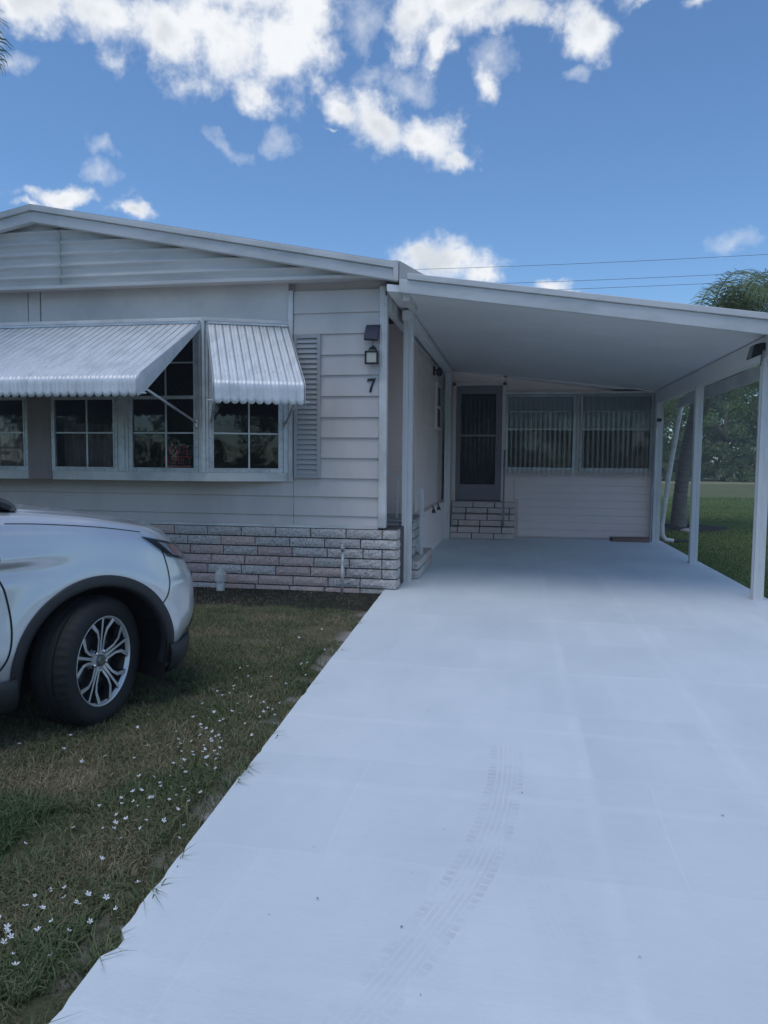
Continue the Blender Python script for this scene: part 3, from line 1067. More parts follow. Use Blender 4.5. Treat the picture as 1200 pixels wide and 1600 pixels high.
face_piece('mullion', A + dA * .028, A + dA * .056, 1.262, 2.80, .04, m_alum, .006, home)
face_piece('mullion', B_ - dA * .060, B_ - dA * .004, 1.262, 2.80, .04, m_alum, .006, home)

# dark room behind the bay with curtains
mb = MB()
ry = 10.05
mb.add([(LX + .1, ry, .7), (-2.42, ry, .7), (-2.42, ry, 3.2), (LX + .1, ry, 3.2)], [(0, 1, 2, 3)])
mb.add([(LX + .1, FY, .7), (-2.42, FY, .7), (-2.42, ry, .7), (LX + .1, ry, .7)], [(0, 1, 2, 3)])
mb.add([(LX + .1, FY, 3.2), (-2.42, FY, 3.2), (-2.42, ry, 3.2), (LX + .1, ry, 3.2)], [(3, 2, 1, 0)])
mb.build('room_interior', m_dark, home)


def curtain(x0, x1, z0, z1, y, scal=False):
    n = 60
    mb = MB()
    top, bot = [], []
    for i in range(n + 1):
        t = i / n
        x = x0 + (x1 - x0) * t
        yy = y + .012 * sin(t * 60) + .006 * sin(t * 23)
        zt = z1 + (.010 * abs(sin(t * 40)) if scal else 0)
        mb.v.append((x, yy, z0)); mb.v.append((x, yy, zt))
    mb.f += [(2 * i, 2 * i + 2, 2 * i + 3, 2 * i + 1) for i in range(n)]
    o = mb.build('curtain', m_curtain, home, smooth=True)
    s = o.modifiers.new('solid', 'SOLIDIFY'); s.thickness = .004


for (a, b) in ((-5.12, -4.40), (-6.24, -5.52), (-7.1, -6.4)):
    curtain(a, b, 1.27, 1.80, BYF + .16, True)

# ---- shutter
sh = MB()
SX0, SX1, SZ0, SZ1 = -2.418, -2.118, 1.205, 2.775
for b in ((SX0, SX0 + .035, SZ0, SZ1), (SX1 - .038, SX1, SZ0, SZ1), (SX0 + .035, SX1 - .038, SZ0, SZ0 + .045), (SX0 + .035, SX1 - .038, SZ1 - .045, SZ1)):
    sh.box(b[0], b[1], FY - .062, FY - .032, b[2], b[3])
shutter = sh.build('shutter', m_shutter, home, bevel=.003)
MB().box(SX0 + .02, SX1 - .02, FY - .036, FY - .031, SZ0 + .02, SZ1 - .02).build('shutter_back', m_shutter, shutter)
nl = 27
lv = MB().hexa([(-.1135, -.012, -.024), (.1135, -.012, -.024), (.1135, -.006, -.024), (-.1135, -.006, -.024)],
               [(-.1135, .004, .024), (.1135, .004, .024), (.1135, .010, .024), (-.1135, .010, .024)]).mesh('louver')
lv.materials.append(m_shutter)
for i in range(nl):
    o = link('louver', lv, None, shutter)
    o.location = ((SX0 + SX1) / 2 - .0015, FY - .044, SZ0 + .072 + i * (SZ1 - SZ0 - .142) / (nl - 1))

# ---- block skirt
skirt = MB().box(LX + .02, -1.262, FY - .030, FY + .06, GZ - .18, .652).build('skirt', m_mortar, home)
MB().box(CX - .10, -1.262, FY + .061, FY + .55, GZ - .08, .652).build('skirt_return', m_mortar, skirt)
BH, BLN, PITCH, CP = .094, .392, .404, .1085


def rough_block(L, H, seed):
    """split-faced block, face towards -Y, depth 6 cm"""
    r = random.Random(seed)
    nx_, nz_ = max(3, int(L / .045)), 3
    vs, fs = [], []
    for j in range(nz_ + 1):
        for i in range(nx_ + 1):
            e = i in (0, nx_) or j in (0, nz_)
            vs.append((-L / 2 + L * i / nx_ + (0 if e else r.uniform(-.006, .006)), (.006 if e else r.uniform(-.010, .004)), -H / 2 + H * j / nz_ + (0 if e else r.uniform(-.004, .004))))
    W_ = nx_ + 1
    for j in range(nz_):
        for i in range(nx_):
            fs.append((j * W_ + i, j * W_ + i + 1, (j + 1) * W_ + i + 1, (j + 1) * W_ + i))
    b = len(vs)
    per = [i for i in range(W_)] + [j * W_ + nx_ for j in range(1, nz_ + 1)] + [nz_ * W_ + i for i in range(nx_ - 1, -1, -1)] + [j * W_ for j in range(nz_ - 1, 0, -1)]
    for k in per:
        vs.append((vs[k][0], .055, vs[k][2]))
    n = len(per)
    for k in range(n):
        fs.append((per[k], b + k, b + (k + 1) % n, per[(k + 1) % n]))
    fs.append(tuple(b + k for k in range(n))[::-1])
    mb = MB(); mb.add(vs, fs)
    return mb.mesh('block')


def block_set(L, H, seed, n, mat):
    out = []
    for k in range(n):
        me = rough_block(L, H, seed + k)
        me.materials.append(mat)
        out.append(me)
    return out


bl_full = block_set(BLN, BH, 100, 4, m_block); bl_pink = block_set(BLN, BH, 120, 4, m_blockpink)
bl_half = block_set(.150, BH, 140, 3, m_block)
bl_mid = block_set(.352, BH, 150, 3, m_block)
bl_end = block_set(.200, BH, 160, 3, m_block)
for c in range(7):
    z = .652 - BH / 2 - .004 - c * CP
    x = -1.262
    k = 0
    while x > LX + .3:
        if k == 0:
            if c in (0, 2, 3, 4): L, me = .150, random.choice(bl_half)
            else: L, me = BLN, random.choice(bl_full)
        elif k == 1 and c in (3, 5): L, me = .352, random.choice(bl_mid)
        elif k == 1 and c in (1,): L, me = BLN, random.choice(bl_full)
        elif k == 1 and c == 2: L, me = .200, random.choice(bl_end)
        else:
            L = BLN
            pk = random.random() < max(0, min(.85, (-1.9 - x) * .35 + (c - 2) * .16))
            me = random.choice(bl_pink if pk else bl_full)
        o = link('block', me, None, skirt)
        o.location = (x - L / 2, FY - .060 + random.uniform(-.003, .003), z)
        x -= L + .012
        k += 1
# end of the skirt seen from the driveway
bl_side = block_set(.185, BH, 170, 2, m_block)
for c in range(7):
    o = link('block', bl_side[c % 2], None, skirt)
    o.location = (-1.245, FY + .06, .652 - BH / 2 - .004 - c * CP)
    o.rotation_euler = (0, 0, pi / 2)

# ---- entry recess and side wall under the carport
RX, RY = -2.35, 10.15
mb = MB()
mb.box(RX - .06, RX, FY + .13, RY, GZ, 3.30)
mb.box(RX, CX, RY, RY + .06, GZ, 3.30)
mb.box(CX - .06, CX - .001, RY + .061, BY, .60, 3.30)
sw = mb.build('side_wall', m_wallpink, home)
zz = .66
while zz < 3.05:
    lap_board(RY + .062, BY - .02, zz, zz + .222, CX, sw, m_wallpink, 'y', .012, .003)
    lap_board(RX + .02, CX - .01, zz, zz + .222, RY - .001, sw, m_wallpink, 'x', .012, .003)
    zz += .222
MB().box(CX - .03, -1.275, RY + .01, BY, GZ - .05, .655).build('side_skirt', m_wallpink, home, bevel=.004)
MB().box(CX - .03, -1.262, RY + .01, BY, .657, .682).build('side_skirt_cap', m_wallpink, home, bevel=.003)
MB().box(CX - .04, -1.36, FY + .06, BY, 3.02, 3.23).build('side_eave_board', m_trim, home, bevel=.004)
MB().box(CX - .02, CX + .02, RY - .02, RY + .10, .69, 3.2).build('recess_corner_trim', m_wallpink, home, bevel=.004)
# side door inside the recess
MB().box(RX + .001, RX + .03, 8.75, 9.68, .70, 2.75).build('side_door', m_doorf, home, bevel=.004)
# small window in the side wall
swf = MB()
for b in ((12.62, 12.68, 1.95, 2.78), (13.40, 13.46, 1.95, 2.78), (12.68, 13.40, 1.95, 2.01), (12.68, 13.40, 2.72, 2.78), (12.68, 13.40, 2.34, 2.38)):
    swf.box(CX + .008, CX + .05, b[0], b[1], b[2], b[3])
swin = swf.build('window', m_wallpink, home, bevel=.003)
for z0, z1 in ((2.01, 2.34), (2.38, 2.72)):
    MB().box(CX + .012, CX + .02, 12.68, 13.40, z0, z1).build('pane', m_black, swin)
# rear body and far walls so that the house is whole
MB().box(LX, LX + .08, FY + .02, 21.8, GZ - .05, 3.34).build('far_wall', m_wall, home)
MB().box(LX, CX, 21.7, 21.8, GZ - .05, 3.34).build('back_wall', m_wall, home)
MB().box(CX - .06, CX, BY + .2, 21.8, GZ, 3.30).build('rear_side_wall', m_wall, home)
# vents in the side skirt
for y in (11.35, 12.1):
    mb = MB().add([(-1.272, y - .05, .60), (-1.272, y + .07, .60), (-1.272, y + .01, .74), (-1.215, y + .01, .62), (-1.215, y + .06, .60)], [(0, 3, 2), (3, 4, 2), (1, 2, 4), (0, 1, 4, 3), (0, 2, 1)])
    mb.build('vent_hood', m_black, home)

# ================================================================== carport
carport = empty('carport', (-1.25, 8.40, 0), 'flat white aluminium carport on slim posts over the driveway', 'carport')


def ceil_z(x):
    return 3.135 - .117 * (x + 1.27)


CX0, CX1 = -1.34, 2.86
CY0, CY1 = 7.52, 13.93
# roof pans, each interlocking pan a piece
npan = 12
pw = (CX1 - CX0) / npan
py_n = 14
pl_ = (CY1 - CY0) / py_n
for i in range(py_n):
    y0 = CY0 + i * pl_
    y1 = y0 + pl_ - .003
    mb = MB()
    a = [(CX0, y0, ceil_z(CX0)), (CX1, y0, ceil_z(CX1)), (CX1, y1, ceil_z(CX1)), (CX0, y1, ceil_z(CX0))]
    b = [(x, y, z + .07) for x, y, z in a]
    mb.hexa(a, b)
    mb.build('roof_pan', m_ceiling, carport, bevel=.0015)
# front fascia: lower board and upper drip edge, running down from the house
for nm, y0, y1, t0, t1, x0 in (('fascia_board', 7.47, 7.515, .062, .195, -1.205), ('drip_edge', 7.445, 7.535, .0, .060, -1.12)):
    zt = lambda x: 3.296 - .1432 * (x + 1.10)
    xe = 2.88
    MB().prism_y([(x0, zt(x0) - t1), (xe, zt(xe) - t1), (xe, zt(xe) - t0), (x0, zt(x0) - t0)], y0, y1).build(nm, m_fascia, carport, bevel=.006)
# flashing wedge where the carport roof meets the house roof
MB().add([(-1.205, 7.47, 3.43), (-.93, 7.50, 3.275), (-.93, 13.9, 3.275), (-1.26, 13.9, 3.44), (-1.205, 7.47, 3.24), (-.93, 7.50, 3.20), (-.93, 13.9, 3.20), (-1.26, 13.9, 3.2)],
         [(0, 1, 2, 3), (4, 7, 6, 5), (0, 4, 5, 1), (1, 5, 6, 2), (2, 6, 7, 3), (3, 7, 4, 0)]).build('flashing', m_roof, carport)
# beams
MB().box(-1.30, -1.20, 8.30, CY1 - .03, 3.00, 3.105).build('house_beam', m_ceiling, carport, bevel=.004)
MB().box(-1.178, -1.108, 7.56, 8.20, 3.048, 3.118).build('beam_end', m_trim, carport, bevel=.004)
MB().box(2.44, 2.54, 7.54, CY1 - .03, 2.465, 2.688).build('side_beam', m_ceiling, carport, bevel=.004)
MB().box(2.815, 2.86, 7.54, CY1, 2.40, 2.57).build('side_gutter', m_fascia, carport, bevel=.006)


def post(x, y, z1, w=.10, z0=0.0):
    mb = MB()
    h = w / 2
    # square tube with grooved faces
    pts = []
    g = .006
    for (ax, ay) in ((1, 0), (0, 1), (-1, 0), (0, -1)):
        tx, ty = -ay, ax
        for s in (-h, -.012, -.008, .008, .012):
            d = h if s in (-h, -.012, .012) else h - g
            pts.append((x + ax * d + tx * s, y + ay * d + ty * s))
    mb.prism(pts, z0, z1)
    o = mb.build('post', m_post, carport)
    MB().box(x - h - .012, x + h + .012, y - h - .012, y + h + .012, z0 - .02, z0 + .006).build('post_foot', m_post, o)
    return o


post(-1.235, 8.40, 3.19 - .10, .108)
MB().box(-1.275, -1.195, 8.37, 8.45, 3.085, 3.135).build('post_head', m_post, carport)
post(-1.225, 13.30, 3.005, .105)
for y in (8.08, 10.88, 13.78):
    post(2.49, y, 2.47, .10)

# ================================================================== sunroom at the end of the driveway
SXR = 2.60
sun_room = empty('sunroom', (.6, BY, 0), 'enclosed sunroom wall with storm door and corrugated window panels under the carport', 'sunroom')
mb = MB()
mb.box(-1.24, -1.13, BY, BY + .1, 0, 3.12)
mb.box(-.25, -.20, BY, BY + .1, 0, 3.02)
mb.box(-.20, 2.43, BY, BY + .1, 0, 1.26)
mb.box(-.20, 2.43, BY, BY + .1, 2.66, 2.74)
mb.box(1.07, 1.14, BY, BY + .1, 1.26, 2.66)
mb.box(-1.13, -.25, BY, BY + .1, 0, .66)
swall = mb.build('wall', m_wallpink, sun_room)
MB().prism_y([(-1.13, 2.90), (-.25, 2.90), (-.25, 3.010), (-1.13, 3.113)], BY + .001, BY + .1).build('wall_above_door', m_wallpink, sun_room)
MB().prism_y([(-.20, 2.742), (2.05, 2.742), (-.20, 3.004)], BY + .001, BY + .1).build('wall_above_windows', m_wallpink, sun_room)
MB().box(2.43, SXR, BY - .03, BY + .1, 0, 2.60).build('corner_trim', m_trim, sun_room, bevel=.004)
zz = .02
while zz < 1.12:
    lap_board(-.02 if zz > .6 else .05, 2.425, zz, min(zz + .137, 1.17), BY, swall, m_wallpink, 'x', .020, .006)
    zz += .137
MB().box(-.22, 2.43, BY - .045, BY - .001, 1.215, 1.262).build('window_sill', m_wallpink, sun_room, bevel=.003)
# depth of the room
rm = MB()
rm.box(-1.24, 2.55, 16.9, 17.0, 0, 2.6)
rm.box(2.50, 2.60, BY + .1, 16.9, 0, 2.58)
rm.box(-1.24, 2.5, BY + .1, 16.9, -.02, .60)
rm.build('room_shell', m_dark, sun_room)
MB().hexa([(-1.3, BY, 3.12), (2.75, BY, 2.58), (2.75, 17.1, 2.58), (-1.3, 17.1, 3.12)], [(-1.3, BY, 3.19), (2.75, BY, 2.65), (2.75, 17.1, 2.65), (-1.3, 17.1, 3.19)]).build('roof', m_roof, sun_room)
# two windows: shade above, dark pane below
for x0, x1 in ((-.20, 1.07), (1.14, 2.43)):
    f = MB()
    for b in ((x0, x0 + .05, 1.26, 2.66), (x1 - .05, x1, 1.26, 2.66), (x0 + .05, x1 - .05, 1.26, 1.31), (x0 + .05, x1 - .05, 2.61, 2.66), (x0 + .05, x1 - .05, 2.00, 2.035)):
        f.box(b[0], b[1], BY - .012, BY + .05, b[2], b[3])
    w = f.build('window', m_alum, sun_room, bevel=.003)
    MB().box(x0 + .05, x1 - .05, BY + .02, BY + .026, 1.31, 2.00).build('pane', m_clear, w)
    MB().box(x0 + .05, x1 - .05, BY + .02, BY + .026, 2.035, 2.61).build('pane', m_clear, w)
    MB().box(x0 + .04, x1 - .04, BY + .07, BY + .075, 2.02, 2.63).build('shade', m_blind, w)
    MB().box(x0 + .06, x1 - .06, BY + .012, BY + .019, 2.335, 2.352).build('muntin', m_alum, w)
# corrugated clear panels hung over both windows
for x0, x1 in ((-.205, 1.09), (1.095, 2.44)):
    mb = MB()
    n = int((x1 - x0) / .011)
    for i in range(n + 1):
        x = x0 + (x1 - x0) * i / n
        y = BY - .052 - .026 * abs(cos(pi * (x - x0) / .088)) ** .7
        jit = .004 * sin(x * 31)
        mb.v += [(x, y, 1.155 + jit), (x, y, 2.655)]
    mb.f += [(2 * i, 2 * i + 2, 2 * i + 3, 2 * i + 1) for i in range(n)]
    mb.build('corrugated_panel', m_corr, sun_room, smooth=True)
MB().box(-.24, 2.44, BY - .082, BY - .001, 2.66, 2.70).build('panel_rail', m_trim, sun_room, bevel=.003)
# storm door
df = MB()
for b in ((-1.20, -1.13, .665, 2.89), (-.27, -.20, .665, 2.89), (-1.20, -.20, 2.83, 2.90)):
    df.box(b[0], b[1], BY - .035, BY - .002, b[2], b[3])
df.build('door_frame', m_wallpink, sun_room, bevel=.004)
d = MB()
for b in ((-1.128, -1.04, .68, 2.825), (-.385, -.272, .68, 2.825), (-1.04, -.385, .68, .98), (-1.04, -.385, 2.68, 2.825), (-1.04, -.385, 1.88, 1.92)):
    d.box(b[0], b[1], BY - .028, BY + .01, b[2], b[3])
door = d.build('storm_door', m_doorf, sun_room, bevel=.004)
for z0, z1 in ((.98, 1.88), (1.92, 2.68)):
    mb = MB()
    n = 66
    for i in range(n + 1):
        x = -1.04 + .655 * i / n
        y = BY - .010 - .008 * abs(cos(pi * (x + 1.04) / .082)) ** .7
        mb.v += [(x, y, z0), (x, y, z1)]
    mb.f += [(2 * i, 2 * i + 2, 2 * i + 3, 2 * i + 1) for i in range(n)]
    mb.build('pane', m_glass, door, smooth=True)
MB().box(-1.128, -.272, BY + .055, BY + .06, .68, 2.825).build('inner_door', m_dark, door)
MB().lathe([(.028, 0), (.028, -.006), (.012, -.01), (.012, -.04), (.026, -.05), (.026, -.07), (.012, -.078)], 14, 'y', (-.325, BY - .028, 1.65)).build('door_knob', m_alum, door, smooth=True)
MB().lathe([(.020, 0), (.020, -.012), (.008, -.016)], 12, 'y', (-.325, BY - .028, 1.84)).build('deadbolt', m_alum, door, smooth=True)

# ---- block steps up to the storm door
rear_steps = empty('rear_steps', (-.6, 13.4, 0), 'three block steps below the storm door at the end of the driveway', 'steps')
SBX0, SBX1 = -1.165, .0
for k in range(3):
    yf = 13.36 + .19 * k
    zt = .22 * (k + 1)
    core = MB().box(SBX0 + .02, SBX1 - .012, yf + .02, BY - .04, .0 if k == 0 else .22 * k, zt - .030).build('step', m_mortar, rear_steps)
    x = SBX0 - (0 if k % 2 else .18)
    # lower course of blocks, upper course of thinner treads
    for row, (z0, h) in enumerate(((.22 * k + .006, .100), (.22 * k + .116, .098))):
        x = SBX0 - (.0, .26, .13)[(k + row) % 3]
        while x < SBX1:
            a, b = max(x, SBX0), min(x + .395, SBX1)
            if b - a > .03:
                dy = -.012 if row else 0
                MB().box(a, b - .012, yf + dy, yf + .18, z0, z0 + h).build('block', m_blockfar, core, bevel=.007)
            x += .40
    # right flank
    MB().box(SBX1 - .008, SBX1 + .006, yf + .01, BY - .042, .22 * k + .006, .22 * k + .10).build('block', m_blockfar, core, bevel=.005)
    MB().box(SBX1 - .008, SBX1 + .006, yf + .01, BY - .042, .22 * k + .116, .22 * k + .212).build('block', m_blockfar, core, bevel=.005)
hr = empty('handrail', (-.19, 13.45, .22), 'dark metal grab rail with post on the rear block steps', 'handrail')
MB().box(-.225, -.190, 13.405, 13.440, .215, 1.30).build('rail_post', m_doorf, hr, bevel=.003)
MB().bar((-.2075, 13.42, 1.30), (-.2075, 13.90, 1.62), .035, .03).build('rail', m_doorf, hr, bevel=.003)

# ---- side steps at the recess
side_steps = empty('side_steps', (-1.3, 9.2, 0), 'low concrete block steps beside the front carport post', 'steps')
core = MB().box(-1.72, -1.135, 8.60, 10.03, 0, .185).build('step', m_mortar, side_steps)
st_s = block_set(.15, .094, 200, 2, m_block)
def sblock(x0, x1, y0, y1, z0, z1, mat=m_block, par=core):
    return MB().box(x0, x1, y0, y1, z0, z1).build('block', mat, par, bevel=.010)
for r in range(2):
    z0 = .006 + .108 * r
    sblock(-1.25, -1.115, 8.58, 8.70, z0, z0 + .096)
    sblock(-1.66, -1.262, 8.58, 8.70, z0, z0 + .096)
    y = 8.712
    first = .26 if r else .39
    while y < 10.03:
        y1 = min(y + first, 10.05)
        sblock(-1.25, -1.115, y, y1 - .012, z0, z0 + .096, m_blockpink if y > 9.3 else m_block)
        y = y1; first = .40
MB().box(-1.66, -1.262, 8.712, 10.05, .188, .207).build('tread', m_cap, side_steps, bevel=.004)
core2 = MB().box(RX + .02, -1.262, 9.05, 10.02, .208, .63).build('landing', m_mortar, side_steps)
for r in range(4):
    z0 = .214 + .108 * r
    x = -1.245
    off = .18 if r % 2 else 0
    k = 0
    while x > RX + .1:
        L = .18 if (k == 0 and off) else .39
        MB().box(max(x - L + .012, RX + .03), x, 9.03, 9.12, z0, z0 + .096).build('block', m_block if r < 3 else m_cap, core2, bevel=.008)
        x -= L; k += 1
    MB().box(-1.275, -1.245, 9.125, 10.03, z0, z0 + .096).build('block', m_block, core2, bevel=.008)
MB().box(RX + .02, -1.235, 9.02, 10.04, .642, .672).build('landing_tread', m_cap, core2, bevel=.005)
sr = empty('stair_rail', (-1.175, 9.35, .21), 'white metal stair rail with newel at the side steps', 'handrail')
MB().box(-1.20, -1.155, 9.27, 9.315, .205, 1.06).build('newel_post', m_rail, sr, bevel=.004)
MB().box(-1.512, -1.487, 9.28, 9.305, .672, 1.215).build('baluster', m_rail, sr, bevel=.002)
MB().bar((-1.165, 9.292, 1.02), (-1.62, 9.292, 1.262), .028, .022).build('top_rail', m_rail, sr, bevel=.003)
MB().bar((-1.62, 9.292, 1.262), (RX, 9.292, 1.262), .028, .022).build('top_rail', m_rail, sr, bevel=.003)
MB().bar((-1.185, 9.292, .225), (-1.245, 9.292, .36), .02, .05).build('foot_brace', m_rail, sr, bevel=.002)

# ================================================================== awnings
AW_TOP, AW_FR, AW_BOT = 2.855, 2.135, 1.965


def awning(p, q, depth, label, ribs, skew=0.0, AW_BOT=1.965):
    """ribbed aluminium awning hung along p-q (floor points), outward = right of p->q"""
    p, q = Vector(p), Vector(q)
    d = (q - p).normalized(); nr = Vector((d.y, -d.x, 0)) + d * skew; W = (q - p).length
    root = empty('window_awning', tuple(p + Vector((0, 0, AW_TOP))), label, 'awning', 'aluminium window awnings')
    n = ribs * 8
    # profile down the slope then over a rounded nose to the valance: (out, z)
    prof = []
    for k in range(9):
        t = k / 8
        prof.append((.01 + t * (depth - .06), AW_TOP - t * (AW_TOP - AW_FR - .035)))
    for a in (20, 45, 70, 90):
        prof.append((depth - .06 + .055 * sin(radians(a)), AW_FR - .02 + .055 * (cos(radians(a)))))
    prof[-1] = (depth, AW_FR - .02)
    nv = 4
    vs, fs = [], []
    rows = len(prof) + nv
    for i in range(n + 1):
        s = W * i / n
        ph = (i % 8) / 8
        g1 = math.exp(-(min(ph, 1 - ph) / .09) ** 2)          # deep lock seam between pans
        g2 = math.exp(-((ph - .5) / .10) ** 2)               # shallow swage in the middle
        for k, (o, z) in enumerate(prof):
            bump = .022 * (1 - g1) - .008 * g2
            if k < 9:
                w = p + d * s + nr * o
                vs.append((w.x, w.y, z + bump - .012))
            else:
                w = p + d * s + nr * (o + bump * .8 - .009)
                vs.append((w.x, w.y, z))
        scal = AW_BOT + .030 * (1 - sin(pi * ph) ** .6 if 0 < ph < 1 else 1)
        rib2 = sin(pi * ph) ** .55 if 0 < ph < 1 else 0
        for k in range(1, nv + 1):
            t = k / nv
            bump = .011 * (1 - g1) - .003 * g2
            w = p + d * s + nr * (depth + bump - .006)
            vs.append((w.x, w.y, AW_FR - .02 + (scal - AW_FR + .02) * t))
    for i in range(n):
        for k in range(rows - 1):
            fs.append((i * rows + k, i * rows + k + 1, (i + 1) * rows + k + 1, (i + 1) * rows + k))
    # let the grooves over the slope sit where the valance joints are
    mb = MB(); mb.add(vs, fs)
    o = mb.build('awning_sheet', m_awn, root, smooth=True)
    s_ = o.modifiers.new('solid', 'SOLIDIFY'); s_.thickness = .003; s_.offset = -1
    # end flanges
    for s, sg in ((-.004, -1), (W + .004, 1)):
        mb = MB()
        def pt(o_, z_, k):
            w = p + d * (s + sg * .003 * k) + nr * o_
            return (w.x, w.y, z_)
        poly = [(.0, AW_TOP + .008), (.0, AW_TOP - .055), (depth - .10, AW_FR - .135), (depth + .006, AW_BOT + .004), (depth + .010, AW_FR - .02), (depth - .045, AW_FR + .05)]
        a = [pt(o_, z_, 0) for o_, z_ in poly]; b = [pt(o_, z_, 1) for o_, z_ in poly]
        m = len(poly)
        mb.add(a + b, [tuple(range(m)), tuple(range(m, 2 * m))[::-1]] + [(i, m + i, m + (i + 1) % m, (i + 1) % m) for i in range(m)])
        mb.build('end_flange', m_awn, root)
        # bracket tab and diagonal arm
        w = p + d * (s + sg * .006) + nr * (depth - .05)
        MB().box(w.x - .045, w.x + .045, w.y - .02, w.y + .02, AW_BOT + .030, AW_BOT + .042).build('bracket_tab', m_rail, root)
        a0 = p + d * (s - sg * .03) + nr * (depth - .16)
        b0 = p + d * (s - sg * .035) + nr * .03
        MB().tube([(a0.x, a0.y, AW_BOT + .10), (b0.x, b0.y, 1.80)], .013, 8).build('arm', m_alum, root, smooth=True)
        MB().tube([(b0.x, b0.y, 1.83), (b0.x, b0.y, 1.75)], .017, 8).build('arm_clip', m_galv, root)
    # cross rods and rivets
    rv = MB()
    for i in range(ribs):
        s = W * (i + .5) / ribs
        for fr in (.12, .36, .6, .86):
            o_ = .01 + fr * (depth - .06)
            z_ = AW_TOP - fr * (AW_TOP - AW_FR - .035) + .004
            c = p + d * s + nr * o_
            rv.lathe([(.0055, 0), (.0040, .004)], 6, 'z', (c.x, c.y, z_))
        c = p + d * (s + W / ribs * .32) + nr * (depth + .013)
        rv.lathe([(.0055, .0), (.0055, -.004)], 6, 'y', (c.x, c.y, AW_BOT + .045))
    ro = rv.build('rivets', m_galv, root); ro['kind'] = 'stuff'
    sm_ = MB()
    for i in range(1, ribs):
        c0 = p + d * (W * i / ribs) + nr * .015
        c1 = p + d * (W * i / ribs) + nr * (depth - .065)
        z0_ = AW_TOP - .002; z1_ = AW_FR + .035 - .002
        sm_.bar((c0.x, c0.y, z0_), (c1.x, c1.y, z1_), .011, .012)  # dark strip along each seam, painting the shade of the groove
    so_ = sm_.build('lock_seam_shade', m_seam_shade, root); so_['kind'] = 'stuff'
    c = [p + nr * .02, q + nr * .02]
    MB().bar((c[0].x, c[0].y, AW_TOP + .012), (c[1].x, c[1].y, AW_TOP + .012), .03, .024).build('hanger_rail', m_alum, root)
    return root


awning((-7.27, BYF - .014, 0), (-3.375, BYF - .014, 0), 1.34, 'long ribbed aluminium awning over the front of the bay window, left of the corner', 46)
nA = Vector((dA.y, -dA.x, 0))
awning(A + dA * .05 + nA * .014, B_ - dA * .01 + nA * .014, 1.02, 'short ribbed aluminium awning beside the louvred shutter', 11, .10, 1.935)

# ================================================================== small things on the house
sl = empty('solar_panel', (-1.535, FY - .03, 2.765), 'small dark solar panel box above the wall floodlight', 'solar panel')
mb = MB().hexa([(-1.625, FY - .14, 2.690), (-1.465, FY - .14, 2.678), (-1.47, FY - .11, 2.67), (-1.62, FY - .11, 2.68)], [(-1.612, FY - .06, 2.858), (-1.452, FY - .06, 2.858), (-1.46, FY - .03, 2.855), (-1.61, FY - .03, 2.855)])
mb.build('casing', m_black, sl, bevel=.010)
MB().add([(-1.612, FY - .1375, 2.702), (-1.474, FY - .1375, 2.691), (-1.462, FY - .0665, 2.846), (-1.602, FY - .0665, 2.846)], [(0, 1, 2, 3)]).build('cell', m_solar, sl)
MB().box(-1.555, -1.515, FY - .07, FY - .024, 2.74, 2.79).build('bracket', m_black, sl)
fl = empty('wall_floodlight', (-1.54, FY - .03, 2.5), 'black framed floodlight with pale lens below the solar panel', 'floodlight')
fb = MB()
for b in ((-1.612, -1.594, 2.432, 2.575), (-1.484, -1.466, 2.432, 2.575), (-1.594, -1.484, 2.432, 2.45), (-1.594, -1.484, 2.557, 2.575)):
    fb.box(b[0], b[1], FY - .13, FY - .09, b[2], b[3])
fb.build('frame', m_black, fl, bevel=.005)
MB().box(-1.594, -1.484, FY - .118, FY - .095, 2.45, 2.557).build('lens', m_lens, fl, bevel=.004)
MB().box(-1.60, -1.478, FY - .092, FY - .075, 2.44, 2.57).build('back', m_black, fl, bevel=.004)
MB().tube([(-1.575, FY - .09, 2.57), (-1.565, FY - .07, 2.605), (-1.535, FY - .045, 2.622), (-1.505, FY - .05, 2.608), (-1.495, FY - .08, 2.57)], .009, 6).build('yoke', m_black, fl)
MB().box(-1.55, -1.52, FY - .055, FY - .024, 2.60, 2.635).build('mount', m_black, fl)
MB().tube([(-1.535, FY - .05, 2.69), (-1.533, FY - .055, 2.65), (-1.538, FY - .05, 2.63)], .003, 5).build('cable', m_black, fl)

# numeral 7, italic with a flag at the left
SV = [(0, .118), (.012, .150), (.022, .143), (.045, .148), (.072, .146), (.086, .152), (.092, .150), (.080, .115), (.062, .072), (.055, .040), (.052, .012), (.046, .003), (.030, .0), (.024, .006), (.030, .036), (.044, .076), (.066, .118), (.050, .121), (.028, .124), (.014, .126), (.006, .114)]
mb = MB().prism_y([(-1.602 + x * 1.03, 2.143 + z) for x, z in SV][::-1], FY - .036, FY - .012)
tag(mb.build('house_number', m_num), 'black italic numeral 7 on the siding below the floodlight', 'house number')

# lamp on the side wall far under the carport
wl_ = empty('wall_lantern', (CX, 12.3, 2.9), 'dark wall lantern on the side wall under the carport', 'lantern')
MB().box(CX + .01, CX + .04, 12.24, 12.36, 2.84, 2.98).build('back_plate', m_black, wl_, bevel=.004)
MB().tube([(CX + .03, 12.30, 2.93), (CX + .10, 12.30, 2.93)], .012, 6).build('arm', m_black, wl_)
MB().lathe([(.03, 0), (.055, .03), (.05, .10), (.02, .14)], 10, 'z', (CX + .11, 12.30, 2.83)).build('shade', m_black, wl_, smooth=True)

